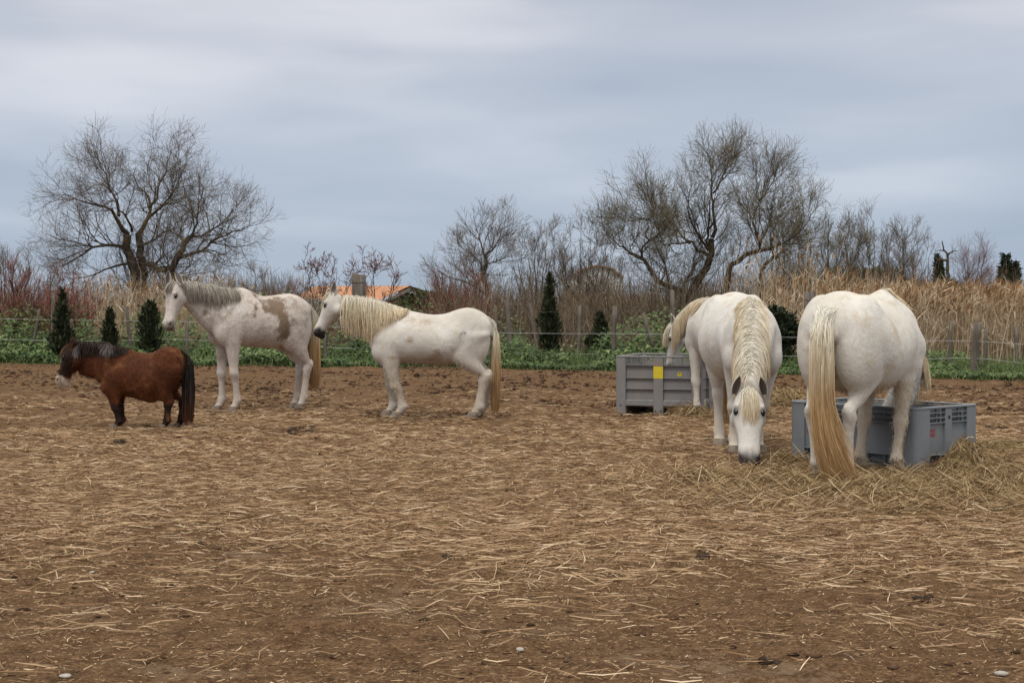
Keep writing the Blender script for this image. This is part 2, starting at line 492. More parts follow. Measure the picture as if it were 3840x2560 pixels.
def za(pts, x0, y0, s, c=(0, 0), k=1.0):
    """traced points to photo pixels, drawn in about the foot c by k to leave room for the twigs"""
    return [(c[0] + (x0 + x / s - c[0]) * k, c[1] + (y0 + y / s - c[1]) * k) for x, y in pts]
LA = lambda *p: za(p, 100, 380, 2.24, (540, 1165), 0.86)
limbsA = [
    (LA((925, 1760), (920, 1540), (890, 1350), (825, 1200), (815, 1080), (830, 1015)), 0.30, 0.17, (0, 0)),
    (LA((950, 1760), (945, 1450), (945, 1300), (930, 1150), (915, 1000)), 0.24, 0.15, (0.2, 0.3)),
    (LA((830, 1015), (760, 900), (720, 800), (600, 740), (480, 720), (380, 675), (300, 630)), 0.13, 0.012, (0, -1.2)),
    (LA((740, 830), (700, 700), (640, 580), (540, 530), (430, 470), (370, 440)), 0.09, 0.010, (0, 0.9)),
    (LA((660, 610), (650, 500), (600, 380), (560, 250)), 0.06, 0.008, (0, -0.3)),
    (LA((915, 1000), (980, 860), (1000, 740), (960, 620), (880, 540), (800, 440), (800, 320)), 0.13, 0.009, (0.3, 1.2)),
    (LA((1000, 740), (1080, 660), (1100, 540), (1180, 350), (1235, 170)), 0.08, 0.009, (0.4, 0.3)),
    (LA((1010, 840), (1150, 740), (1270, 640), (1345, 550), (1385, 420), (1405, 300)), 0.09, 0.009, (0.3, -0.9)),
    (LA((1150, 740), (1240, 712), (1310, 700), (1375, 700)), 0.05, 0.010, (0.0, -0.9)),
    (LA((960, 1110), (1070, 1040), (1160, 950), (1240, 870), (1300, 790)), 0.07, 0.010, (0.2, 1.3)),
    (LA((850, 980), (830, 860), (770, 760), (800, 640), (760, 560)), 0.07, 0.010, (0.2, -1.3)),
    (LA((830, 1130), (700, 1120), (580, 1140), (500, 1200), (430, 1260), (350, 1310), (260, 1338)), 0.11, 0.012, (0, -1.4)),
    (LA((560, 1150), (450, 1110), (350, 1080), (280, 1010)), 0.05, 0.010, (-0.6, -1.8)),
    (LA((1280, 1760), (1290, 1500), (1340, 1300), (1400, 1200), (1440, 1100), (1480, 1050)), 0.22, 0.11, (-0.6, -0.8)),
    (LA((1480, 1050), (1560, 1040), (1700, 960), (1800, 850), (1890, 720)), 0.08, 0.009, (-0.8, 0.3)),
    (LA((1500, 1045), (1560, 960), (1600, 840), (1650, 700), (1700, 580)), 0.07, 0.009, (-0.8, -1.8)),
    (LA((1390, 1240), (1500, 1220), (1600, 1190), (1720, 1090), (1900, 1020), (2050, 970), (2130, 940)), 0.11, 0.009, (-0.7, -1.2)),
    (LA((1600, 1190), (1760, 1190), (1850, 1260), (1900, 1310)), 0.05, 0.010, (-0.9, -1.9)),
    (LA((1430, 1120), (1370, 1040), (1345, 980), (1340, 920)), 0.06, 0.010, (-0.8, 0.4)),
    (LA((950, 1310), (1060, 1300), (1150, 1350), (1260, 1370), (1330, 1310)), 0.13, 0.10, (0.1, -0.7)),
    (LA((1250, 1420), (1300, 1405), (1400, 1425), (1480, 1440), (1535, 1455), (1515, 1500)), 0.09, 0.04, (-0.6, -1.3)),
    (LA((820, 1300), (700, 1330), (560, 1400), (420, 1450), (300, 1440)), 0.07, 0.010, (0, -1.0)),
    (LA((990, 1400), (1080, 1260), (1180, 1180), (1260, 1090)), 0.06, 0.010, (0.2, 1.0)),
]
bare_tree("bare_tree", "large bare spreading tree with twin trunks behind the spotted horse", limbsA, 44.0,
          [(11, 0.6, 2.0, 0.8, 0.09, 7, 0.10), (9, 0.4, 1.25, 0.70, 0.07, 5, 0.1), (6, 0.25, 0.75, 0.65, 0.05, 4, 0.1)], M_twig, None, 0.0021)

LB = lambda *p: za(p, 2100, 400, 2.09, (2680, 1180), 0.83)
limbsB = [
    (LB((960, 1640), (975, 1450), (1050, 1300), (1130, 1180), (1180, 1050), (1190, 900)), 0.22, 0.12, (0, 0)),
    (LB((1190, 900), (1212, 750), (1195, 600), (1200, 480), (1190, 330), (1215, 140)), 0.10, 0.009, (0, 0.3)),
    (LB((1200, 480), (1270, 350), (1300, 230), (1380, 140)), 0.05, 0.008, (0.1, -0.8)),
    (LB((1150, 1000), (1140, 850), (1140, 700), (1140, 500), (1105, 330)), 0.07, 0.008, (0, -1.0)),
    (LB((1160, 1080), (1000, 950), (910, 880), (870, 800), (780, 720), (715, 580)), 0.09, 0.009, (0, 0.9)),
    (LB((1150, 1020), (1060, 900), (980, 780), (920, 640), (960, 420)), 0.07, 0.009, (0, -1.2)),
    (LB((1000, 950), (880, 940), (780, 960), (740, 860), (700, 760)), 0.05, 0.009, (0.4, 1.3)),
    (LB((950, 1640), (900, 1420), (780, 1380), (660, 1330), (610, 1250), (540, 1150), (480, 1100), (380, 1060)), 0.17, 0.06, (-0.5, -1.0)),
    (LB((380, 1060), (330, 1010), (270, 985), (215, 880)), 0.05, 0.008, (-1.0, -1.2)),
    (LB((500, 1105), (490, 1020), (560, 950), (640, 910), (700, 855)), 0.06, 0.010, (-0.9, -1.8)),
    (LB((560, 950), (530, 880), (552, 820), (540, 770), (470, 750), (370, 765), (280, 720)), 0.045, 0.008, (-1.2, -0.6)),
    (LB((540, 770), (600, 690), (580, 620), (500, 580)), 0.03, 0.008, (-1.0, -1.5)),
    (LB((900, 1400), (910, 1330), (1000, 1240), (1050, 1160)), 0.06, 0.03, (-0.6, 0.5)),
    (LB((690, 1330), (740, 1180), (770, 1020), (810, 930)), 0.05, 0.009, (-0.6, 0.6)),
    (LB((1270, 1640), (1290, 1450), (1320, 1250), (1335, 1170), (1420, 1120), (1520, 1050), (1640, 1030), (1700, 1010)), 0.19, 0.07, (-0.4, -0.6)),
    (LB((1660, 1640), (1690, 1300), (1725, 1150), (1800, 1085), (1790, 900)), 0.16, 0.05, (0.6, 0.8)),
    (LB((1620, 1030), (1590, 960), (1560, 900), (1510, 850), (1460, 820)), 0.05, 0.010, (-0.5, -1.4)),
    (LB((1575, 900), (1560, 720), (1620, 560), (1600, 400), (1585, 270)), 0.06, 0.009, (-0.5, 0.2)),
    (LB((1620, 560), (1690, 460), (1745, 320)), 0.04, 0.008, (-0.2, -0.8)),
    (LB((1610, 980), (1700, 820), (1780, 600), (1845, 400)), 0.06, 0.008, (-0.5, 0.8)),
    (LB((1700, 1010), (1850, 940), (1950, 870), (2030, 730)), 0.06, 0.009, (-0.6, -1.2)),
    (LB((1790, 950), (1850, 800), (1900, 660)), 0.05, 0.009, (0.7, 1.3)),
    (LB((1810, 1085), (1930, 1010), (2010, 900)), 0.05, 0.009, (0.7, 1.5)),
]
bare_tree("bare_tree", "tall bare olive-grey tree with a lichen covered limb behind the farther box", limbsB, 41.0,
          [(11, 0.6, 1.8, 0.75, 0.11, 7, 0.08), (10, 0.4, 1.25, 0.65, 0.09, 5, 0.1), (6, 0.25, 0.75, 0.60, 0.05, 4, 0.1)], M_twig_olive, None, 0.0021)

LM = lambda *p: za(p, 1550, 720, 2.306, (1830, 1170), 0.86)
limbsM = [
    (LM((665, 1080), (650, 900), (605, 720), (600, 610), (630, 560)), 0.17, 0.11, (0, 0)),
    (LM((630, 560), (610, 480), (590, 400), (555, 270), (590, 140)), 0.09, 0.010, (0, 0.4)),
    (LM((610, 480), (700, 400), (760, 300), (800, 200)), 0.07, 0.010, (0, -0.8)),
    (LM((605, 640), (550, 520), (480, 470), (390, 460), (340, 390)), 0.07, 0.010, (0, 0.9)),
    (LM((640, 860), (540, 800), (450, 750), (300, 700), (160, 640)), 0.09, 0.010, (0, -1.0)),
    (LM((630, 560), (680, 545), (740, 500), (800, 430)), 0.05, 0.010, (0, 1.0)),
    (LM((620, 800), (560, 690), (450, 600), (420, 560)), 0.05, 0.010, (0, 0.6)),
]
bare_tree("bare_tree", "slender bare tree with a forked top behind the rump of the leftward horse", limbsM, 52.0,
          [(9, 0.7, 1.6, 0.7, 0.10, 6, 0.15), (9, 0.5, 1.1, 0.55, 0.10, 5, 0.1), (6, 0.25, 0.6, 0.45, 0.08, 4, 0.1)], M_twig)

def bush_limbs(xp, y_top, width, n, d0, r, seed_h=0.25, y_base=None):
    """stems fanning from one foot; xp, y_top and width in photo pixels at d0"""
    yb = HY + CH * F / d0 if y_base is None else y_base
    out = []
    for i in range(n):
        u = (i + 0.5) / n * 2 - 1 + rng.normal(0, 0.08)
        top = y_top + (yb - y_top) * (0.30 * u * u + seed_h * rng.uniform(0, 0.6))
        xe = xp + u * width
        mid = yb + (top - yb) * 0.45
        xm = xp + u * width * rng.uniform(0.3, 0.6)
        out.append(([(xp + u * width * 0.12, yb), (xm, mid), ((xm + xe) / 2 + rng.normal(0, 6), (mid + top) / 2), (xe, top)], r * rng.uniform(0.7, 1.2), 0.006,
                    (rng.normal(0, 0.15), rng.normal(0, 0.9))))
    return out

SP_T = [(8, 0.5, 1.3, 0.6, 0.13, 6, 0.2), (8, 0.35, 0.9, 0.55, 0.12, 5, 0.1), (5, 0.2, 0.5, 0.45, 0.08, 3, 0.1)]
SP_S = [(8, 0.35, 0.9, 0.55, 0.16, 5, 0.15), (8, 0.25, 0.6, 0.5, 0.14, 4, 0.1), (3, 0.15, 0.4, 0.45, 0.08, 3, 0.1)]
bare_tree("bare_tree", "rounded bare grey tree beside the slender forked tree", bush_limbs(2010, 830, 110, 8, 50, 0.08), 50, SP_T, M_twig)
bare_tree("bare_tree", "feathery bare tree rising in front of the white gabled building", bush_limbs(2190, 830, 150, 13, 47, 0.07), 47, SP_T, M_twig)
bare_tree("bare_tree", "bare grey tree crowding the reeds behind the horse with its tail to us", bush_limbs(3110, 800, 130, 9, 46, 0.08), 46, SP_T, M_twig_olive)
bare_tree("bare_tree", "wide bare tree beyond the reeds, above the rump of the rear-facing horse", bush_limbs(3290, 808, 120, 9, 50, 0.08), 50, SP_T, M_twig)
bare_tree("bare_tree", "thin upright bare tree between the wide tree and the far cypresses", bush_limbs(3430, 875, 70, 7, 54, 0.05), 54, SP_S, M_twig_pink)
bare_tree("bare_tree", "upright bare tree between the olive-grey tree and the rear-facing horse's rump", bush_limbs(3000, 835, 110, 9, 48, 0.07), 48, SP_T, M_twig_olive)
bare_tree("bare_tree", "bushy bare tree in the gap just before the wide tree beyond the reeds", bush_limbs(3200, 850, 110, 9, 52, 0.07), 52, SP_T, M_twig)
bare_tree("bare_tree", "low bare tree leaning out past the wide tree above the reeds", bush_limbs(3375, 850, 90, 8, 51, 0.06), 51, SP_T, M_twig)
bare_tree("bare_tree", "grey bare tree at the far end of the red thicket", bush_limbs(30, 930, 130, 8, 58, 0.08), 58, SP_T, M_twig)
bare_tree("bare_tree", "low hazy bare tree just beyond the big twin-trunked tree", bush_limbs(960, 985, 130, 8, 56, 0.06), 56, SP_S, M_twig)
LD = lambda *p: za(p, 3000, 800, 2.412)
limbsD = [
    (LD((1340, 700), (1335, 520), (1335, 430), (1330, 370), (1300, 330), (1290, 250)), 0.35, 0.05, (0, 0)),
    (LD((1332, 380), (1360, 350), (1385, 340)), 0.14, 0.04, (0, -1)),
    (LD((1330, 430), (1290, 410), (1250, 405)), 0.16, 0.05, (0, 1)),
    (LD((1310, 340), (1280, 330), (1260, 335)), 0.10, 0.03, (0, 1)),
]
bare_tree("dead_tree", "gnarled dead tree beside the dark cypress pair on the horizon", limbsD, 110, [(5, 0.5, 1.3, 0.7, 0.05, 5, 0.3), (4, 0.4, 0.9, 0.6, 0.05, 4, 0.2)], M_twig)
bare_tree("bare_tree", "brown bare tree just past the gnarled dead tree on the horizon", bush_limbs(3650, 905, 70, 10, 105, 0.14), 105,
          [(9, 1.0, 2.4, 0.6, 0.12, 5, 0.2), (9, 0.7, 1.6, 0.55, 0.1, 4, 0.1), (4, 0.5, 1.0, 0.5, 0.08, 3, 0.1)], M_twig_pink)
# red-budded fruit trees by the tiled roof
SP_R = [(6, 0.4, 1.1, 0.7, 0.12, 5, 0.25), (5, 0.25, 0.6, 0.7, 0.10, 4, 0.15), (3, 0.12, 0.32, 0.7, 0.06, 3, 0.1)]
for xp, yt, wd, lab in ((1215, 950, 95, "red-budded bare fruit tree above the head of the leftward horse"),
                        (1400, 948, 115, "red-budded open fruit tree just past the thick wooden post")):
    bare_tree("fruit_tree", lab, bush_limbs(xp, yt, wd, 7, 46, 0.06), 46, SP_R, M_twig_pink, "red-budded fruit trees", 0.005)
for xp, yt, wd, dd, lab in ((60, 985, 130, 38.2, "dark red leafless shrub in the corner past the pony"),
                            (190, 1030, 90, 38.0, "dull red leafless shrub by the tallest small cypress"),
                            (280, 1110, 45, 38, "low red shrub between two small cypresses"),
                            (1060, 1060, 95, 47, "rusty leafless shrub over the spotted horse's back"),
                            (1665, 1050, 35, 44, "narrow red shrub past the green bush by the shed"),
                            (1770, 1030, 90, 45, "broad red shrub at the foot of the slender forked tree")):
    bare_tree("red_shrub", lab, bush_limbs(xp, yt, wd, 9, dd, 0.025), dd,
              [(12, 0.35, 0.9, 0.5, 0.2, 5, 0.1), (12, 0.25, 0.6, 0.45, 0.18, 4, 0.1)], M_twig_red, "red leafless shrubs")["category"] = "shrub"

# brown thicket of dead stems that closes the view behind the wires
def thicket(specs, name, label, mat, K=5):
    acc = Acc()
    for n, x0, x1, d0, d1, h0, h1, lean, r in specs:
        d = rng.uniform(d0, d1, n); xp = rng.uniform(x0, x1, n)
        hh = rng.uniform(h0, h1, n) * (0.6 + 0.8 * fbm(xp / 90.0, d * 0.2, 7, 3))
        b = np.stack([(xp - 1920) / F * d, d, np.zeros(n)], 1)
        dirv = norm(np.stack([rng.normal(0, lean, n), rng.normal(0, lean, n), np.ones(n)], 1))
        P = np.empty((n, K, 3)); P[:, 0] = b; dv = dirv
        for q in range(1, K):
            dv = norm(dv + rng.normal(0, lean * 0.45, (n, 3)))
            P[:, q] = P[:, q - 1] + dv * (hh / (K - 1))[:, None]
        P[..., 2] = np.maximum(P[..., 2], 0.03)
        Rr = r * rng.uniform(0.6, 1.3, n)[:, None] * np.linspace(1, 0.35, K)[None, :]
        V, Q, A = tubes(P, Rr * 1.35, 2, None, {"tint": rng.uniform(0, 1, n)}); acc.add(V, Q, A)
        tw, tr = children(P, Rr, 3, 0.25 * h1, 0.45 * h1, 0.6, 0.08, 3, 0.2, jit=0.22)
        V, Q, A = tubes(tw, np.maximum(tr, 0.0035), 2, None, {"tint": rng.uniform(0, 1, len(tw))}); acc.add(V, Q, A)
    o = mk_obj(name, acc.mesh(name), mat)
    return tag(o, label, "thicket", kind="stuff")
M_brush = tint_mat("dead_brush", [(0, (0.065, 0.046, 0.033)), (0.5, (0.155, 0.115, 0.080)), (1, (0.29, 0.232, 0.168))], 0.9, 0.1)
thicket([(1000, 850, 1180, 38.5, 47, 0.9, 2.3, 0.30, 0.008), (1100, 1150, 1640, 37, 43, 0.5, 1.3, 0.35, 0.008), (3000, 1620, 2750, 38.5, 47, 0.9, 2.4, 0.30, 0.008), (1500, -200, 900, 41, 47, 0.9, 2.3, 0.3, 0.008),
         (1100, 2500, 3100, 38, 44, 0.9, 2.5, 0.25, 0.008), (700, 2000, 2600, 36.5, 40, 0.6, 1.5, 0.5, 0.009),
         (1100, -300, 1120, 58, 75, 1.6, 3.0, 0.25, 0.012), (1800, 1640, 4100, 58, 75, 1.6, 3.0, 0.25, 0.012), (400, 1100, 1660, 62, 75, 0.8, 1.5, 0.25, 0.012), (500, -300, 1080, 85, 105, 2.2, 3.8, 0.25, 0.016), (1000, 1640, 3000, 85, 105, 2.2, 3.8, 0.25, 0.016), (2200, 2950, 4200, 80, 100, 2.0, 3.6, 0.3, 0.018), (1100, 2850, 3500, 44, 54, 1.3, 2.9, 0.28, 0.010)], "undergrowth",
        "tangled brown leafless thicket behind the wire fence", M_brush)

thicket([(420, -250, 330, 38.5, 43, 0.8, 1.9, 0.25, 0.008), (380, 880, 1260, 39, 46, 0.7, 1.7, 0.25, 0.008), (360, 1600, 1880, 39, 45, 0.8, 1.9, 0.25, 0.008)], "red_undergrowth",
        "reddish leafless brush mixed into the thicket behind the fence", M_twig_red)

# reeds
def reeds(specs, name, label):
    stem, plume = Acc(), Acc()
    for n, x0, x1, d0, d1, h0, h1, lean, pl in specs:
        d = rng.uniform(d0, d1, n); xp = rng.uniform(x0, x1, n)
        h = rng.uniform(h0, h1, n)
        b = np.stack([(xp - 1920) / F * d, d, np.zeros(n)], 1)
        dv = norm(np.stack([rng.normal(0.03, lean, n), rng.normal(0, lean, n), np.ones(n)], 1))
        K = 4; P = np.empty((n, K, 3)); P[:, 0] = b
        for q in range(1, K):
            dv = norm(dv + rng.normal(0, lean * 0.35, (n, 3)) + np.array([0.015, 0, 0]))
            P[:, q] = P[:, q - 1] + dv * (h / (K - 1))[:, None]
        Rr = rng.uniform(0.003, 0.0062, n)[:, None] * np.linspace(1, 0.5, K)[None, :]
        t = rng.uniform(0, 0.85, n)
        V, Q, A = tubes(P, Rr * 1.35, 2, None, {"tint": t}); stem.add(V, Q, A)
        lf, lr = children(P, Rr, 3, 0.25, 0.6, 0.55, -0.10, 4, 0.25, jit=0.12)
        lr = rng.uniform(0.004, 0.011, len(lf))[:, None] * np.array([0.7, 1, 0.7, 0.1])[None, :]
        V, Q, A = tubes(lf, lr, 2, None, {"tint": np.clip(np.repeat(t, 3) + rng.normal(0.1, 0.15, len(lf)), 0, 1)}); stem.add(V, Q, A)
        # feathery seed heads
        s = np.where(rng.uniform(size=n) < pl)[0]
        if len(s):
            tip, tdir = P[s, -1], norm(P[s, -1] - P[s, -2])
            side = norm(np.stack([np.ones(len(s)), rng.normal(0, 0.5, len(s)), rng.normal(0.0, 0.15, len(s))], 1))
            m = 9
            par = np.repeat(np.arange(len(s)), m)
            L = rng.uniform(0.07, 0.17, len(par))
            st = tip[par] - tdir[par] * rng.uniform(0.0, 0.24, len(par))[:, None]
            dd = norm(tdir[par] * 0.9 + side[par] * rng.uniform(0.1, 0.7, len(par))[:, None] + rng.normal(0, 0.22, (len(par), 3)))
            Pp = np.empty((len(par), 3, 3)); Pp[:, 0] = st; Pp[:, 1] = st + dd * (L * 0.5)[:, None]
            Pp[:, 2] = Pp[:, 1] + norm(dd + side[par] * 0.35 - np.array([0, 0, 0.25])) * (L * 0.5)[:, None]
            V, Q, A = tubes(Pp, np.array([0.004, 0.009, 0.002])[None, :] * rng.uniform(0.7, 1.3, len(par))[:, None], 2, None, {"tint": np.repeat(rng.uniform(0, 1, len(s)), m)}); plume.add(V, Q, A)
    root = empty(name)
    mk_obj("stem", stem.mesh("stem", False), M_reed, root)["kind"] = "stuff"
    mk_obj("seed_head", plume.mesh("seed_head", False), M_plume, root)["kind"] = "stuff"
    return tag(root, label, "reeds", kind="stuff")
M_reed = tint_mat("dry_reed", [(0, (0.29, 0.205, 0.125)), (0.5, (0.50, 0.385, 0.26)), (1, (0.70, 0.59, 0.45))], 0.75, 0.2)
M_plume = tint_mat("reed_plume", [(0, (0.17, 0.085, 0.036)), (0.6, (0.30, 0.168, 0.082)), (1, (0.46, 0.325, 0.195))], 0.9, 0.1)
reeds([(4000, 3330, 4450, 30.2, 34.5, 1.25, 1.80, 0.07, 0.45), (2800, 3050, 4450, 34, 40, 1.4, 2.0, 0.08, 0.45), (600, 2850, 3350, 35, 39, 1.5, 2.3, 0.09, 0.25)],
      "reed_bed", "dense bed of dry tan reeds with russet plumes beside the wire fence")
reeds([(150, 2680, 3060, 38, 40.5, 1.9, 3.4, 0.09, 0.22)], "tall_reeds", "tall thin canes with rusty plumes under the olive-grey tree")
reeds([(850, 300, 860, 38.5, 42, 1.3, 2.35, 0.14, 0.18), (200, 850, 1100, 39, 42, 1.0, 1.7, 0.14, 0.1)], "reed_clump", "dry tan reed clump at the foot of the large twin-trunked tree")
reeds([(420, 2080, 2560, 44, 47, 1.1, 1.85, 0.10, 0.40)], "reed_patch", "rusty brown reeds in front of the white gabled building")

# green weeds and grass along the edge
def weeds():
    acc = Acc()
    n = 72000
    x = rng.uniform(-15, 11.5, n)
    off = np.abs(rng.normal(0, 1.0, n)) * 1.5 + rng.uniform(-0.15, 0.3, n)
    y = y_edge(x) + off
    lump = fbm(x * 0.9, y * 0.9, 15)
    # tall mallow on the near side of the fence, thinning out towards the reeds
    xf = np.clip((x + 15) / 26, 0, 1)
    hmax = (0.14 + 0.66 * sstep(0.2, 2.2, off)) * (0.15 + 1.7 * sstep(0.25, 0.75, lump)) * np.interp(x, [-15, -4.5, 4.0, 5.5, 11], [0.95, 1.15, 0.85, 0.45, 0.22])
    z = 0.05 + hmax * rng.beta(1.6, 1.1, n)
    s = rng.uniform(0.024, 0.062, n) * np.interp(x, [-15, 5, 11], [1, 0.9, 0.7])
    # lobed leaf: fan of five triangles about the stalk end
    a = np.array([-1.9, 0.0, 1.9]); rr = np.array([1.15, 1.25, 1.15])
    yaw = rng.uniform(0, 2 * math.pi, n)
    nz = norm(np.stack([rng.normal(0, 0.5, n), rng.normal(-0.35, 0.5, n), np.ones(n)], 1))
    u = norm(np.cross(nz, np.stack([np.cos(yaw), np.sin(yaw), np.zeros(n)], 1))); v = np.cross(nz, u)
    c = np.stack([x, y, z], 1)
    ring = c[:, None] + s[:, None, None] * rr[None, :, None] * (np.cos(a)[None, :, None] * u[:, None] + np.sin(a)[None, :, None] * v[:, None]) - nz[:, None] * (s * 0.18)[:, None, None]
    V = np.concatenate([c[:, None], ring], 1).reshape(-1, 3)
    b = (np.arange(n) * 4)[:, None, None]
    T = (b + np.array([[0, i, i + 1] for i in range(1, 3)])[None]).reshape(-1, 3)
    t = np.clip(0.05 + 0.45 * lump + 0.35 * fbm(x * 3.1, y * 2.0, 19) + rng.normal(0, 0.20, n), 0, 1)
    acc.add(V, None, {"tint": np.repeat(t, 4)}, T)
    # stalks and grass blades
    n = 32000
    x = rng.uniform(-15, 11.5, n); off = rng.uniform(-0.25, 3.2, n) ** 1.0; y = y_edge(x) + off
    h = rng.uniform(0.10, 0.42, n) * (0.5 + 1.0 * fbm(x * 1.3, y * 1.3, 3)) * (0.45 + 0.55 * sstep(0, 0.8, off))
    dv = norm(np.stack([rng.normal(0, 0.35, n), rng.normal(0, 0.35, n), np.ones(n)], 1))
    P = np.empty((n, 3, 3)); P[:, 0] = np.stack([x, y, ground_z(x, y)], 1)
    P[:, 1] = P[:, 0] + dv * (h * 0.6)[:, None]
    P[:, 2] = P[:, 1] + norm(dv + rng.normal(0, 0.3, (n, 3)) - np.array([0, 0, 0.35])) * (h * 0.4)[:, None]
    V, Q, A = tubes(P, rng.uniform(0.003, 0.007, n)[:, None] * np.array([1, 0.8, 0.1])[None], 2, None, {"tint": np.clip(rng.normal(0.70, 0.18, n), 0, 1)}); acc.add(V, Q, A)
    o = mk_obj("weeds", acc.mesh("weeds", False), M_weed)
    tag(o, "bushy green mallow and grass along the wire fence", "weeds", kind="stuff")
M_weed = tint_mat("green_leaves", [(0, (0.016, 0.032, 0.009)), (0.4, (0.048, 0.090, 0.024)), (0.7, (0.105, 0.155, 0.046)), (1, (0.23, 0.27, 0.115))], 0.6, 0.3)
weeds()

# leafy evergreens: many small sprays through the volume
def leafy(name, label, cat, base, prof, n, leaf, mat, trunk_r=0.03, up=0.8, group=None, out=0.35):
    """prof: list of (height, radius)"""
    prof = np.array(prof, float)
    root = empty(name, (base[0], base[1], 0))
    H = prof[-1, 0]
    z = rng.uniform(prof[0, 0], H, n * 3); r = np.interp(z, prof[:, 0], prof[:, 1])
    keep = (rng.uniform(0, prof[:, 1].max(), n * 3) < r + 0.02)
    z, r = z[keep][:n], r[keep][:n]; n = len(z)
    th = rng.uniform(0, 2 * math.pi, n)
    lump = 0.70 + 1.25 * (vnoise(th * 2.5 + 7, z / H * 9, sum(map(ord, label)) % 97) - 0.35)
    q = r * np.sqrt(rng.uniform(0.05, 1.0, n)) * lump * np.where(rng.uniform(size=n) < 0.12, 1.25, 1.0)
    p = np.stack([np.cos(th) * q, np.sin(th) * q, z], 1)
    d = norm(np.stack([np.cos(th) * out, np.sin(th) * out, np.full(n, up)], 1) + rng.normal(0, 0.28, (n, 3)))
    L = rng.uniform(0.6, 1.3, n) * leaf
    P = np.stack([p, p + d * (L * 0.5)[:, None], p + norm(d + rng.normal(0, 0.2, (n, 3))) * L[:, None]], 1)
    V, Q, A = tubes(P, (L * 0.17)[:, None] * np.array([0.7, 1, 0.15])[None], 2, None, {"tint": np.clip(rng.normal(0.45, 0.22, n), 0, 1)})
    mk_obj("crown", mk_mesh("crown", V, Q, None, False, A), mat, root)
    tk = np.array([[[0, 0, -0.02], [0.01, 0, H * 0.5], [0, 0, H * 0.95]]])
    V, Q, _ = tubes(tk, np.array([[trunk_r, trunk_r * 0.6, trunk_r * 0.15]]), 6)
    mk_obj("trunk", mk_mesh("trunk", V, Q, None, True), M_bark, root)
    return tag(root, label, cat, group)
M_cyp = tint_mat("cypress_green", [(0, (0.012, 0.018, 0.008)), (0.5, (0.030, 0.040, 0.018)), (1, (0.085, 0.080, 0.038))], 0.8, 0.2)
M_shrub = tint_mat("shrub_green", [(0, (0.010, 0.017, 0.010)), (0.5, (0.030, 0.043, 0.022)), (1, (0.075, 0.088, 0.045))], 0.8, 0.2)
M_bush = tint_mat("bush_green", [(0, (0.022, 0.035, 0.010)), (0.5, (0.060, 0.080, 0.025)), (1, (0.125, 0.135, 0.055))], 0.8, 0.2)
for xp, yt, wpx, d, lab in ((233, 1088, 38, 35.6, "tallest small cypress left of the pony's head, by the fence"),
                            (411, 1160, 25, 35.4, "smallest slim cypress above the pony's neck"),
                            (562, 1135, 33, 35.2, "blunt small cypress just left of the spotted horse's head"),
                            (2062, 1030, 34, 34.0, "tall pointed small cypress between the leftward horse's tail and the farther box"),
                            (2250, 1178, 42, 33.6, "short wide cypress above the farther box")):
    b = at(xp, HY, d); H = CH + (HY - yt) / F * d; w = wpx / F * d * 1.12
    if xp == 562: prof = [(0.05, w * 0.6), (H * 0.3, w), (H * 0.75, w * 0.95), (H, w * 0.4)]
    elif xp == 2062: prof = [(0.08, w * 0.4), (H * 0.2, w * 0.9), (H * 0.5, w), (H * 0.68, w * 0.6), (H * 0.8, w * 0.3), (H, 0.02)]
    else: prof = [(0.05, w * 0.6), (H * 0.25, w), (H * 0.5, w * 0.8), (H * 0.75, w * 0.45), (H, 0.02)]
    leafy("cypress", lab, "cypress", b, prof, 1700, 0.12, M_cyp, 0.025, group="young cypresses along the fence")
b = at(2890, HY, 30.5)
leafy("evergreen_shrub", "dark green rounded shrub between the two nearest white horses", "shrub", b, [(0.0, 0.30), (0.3, 0.5), (0.8, 0.52), (1.15, 0.36), (1.32, 0.08)], 6500, 0.11, M_shrub, 0.04, up=0.4, out=0.8)
b = at(1600, HY, 60)
leafy("green_bush", "bright green bush in front of the tiled shed's gable", "bush", b, [(0.0, 1.0), (0.9, 1.35), (1.5, 1.1), (1.95, 0.4)], 5000, 0.24, M_bush, 0.06, up=0.5, out=0.7)
for xp, yt, wpx, d, lab in ((3514, 962, 9, 150, "dark pencil cypress on the horizon, taller of the pair"), (3530, 980, 8, 152, "dark pencil cypress on the horizon, shorter of the pair")):
    b = at(xp, HY, d); H = CH + (HY - yt) / F * d; w = wpx / F * d
    leafy("cypress", lab, "cypress", b, [(0.1, w * 0.8), (H * 0.5, w), (H * 0.8, w * 0.7), (H, 0.05)], 1200, 0.5, M_cyp, 0.1)
for xp, yt, wpx, d, lab in ((3770, 955, 28, 150, "dark conifer on the skyline near the picture's edge, larger of two"), (3806, 982, 13, 150, "dark conifer on the skyline, smaller of two")):
    b = at(xp, HY, d); H = CH + (HY - yt) / F * d; w = wpx / F * d
    leafy("conifer", lab, "conifer", b, [(0.1, w), (H * 0.45, w), (H * 0.75, w * 0.55), (H, 0.05)], 1500, 0.6, M_cyp, 0.15, out=0.9, up=0.35)
b = at(3260, HY, 66)
leafy("evergreen_bush", "broad dull green bush behind the bare trees over the reeds", "bush", b, [(0, 2.2), (1.4, 2.6), (2.6, 1.9), (3.1, 0.5)], 5200, 0.26, M_bush, 0.08, up=0.4, out=0.8)
b = at(3560, HY, 130)
leafy("evergreen_bush", "low dark green bush at the foot of the far cypress pair", "bush", b, [(0, 2.2), (1.5, 2.4), (3.2, 1.2), (3.9, 0.3)], 2500, 0.5, M_bush, 0.1, up=0.4, out=0.8)

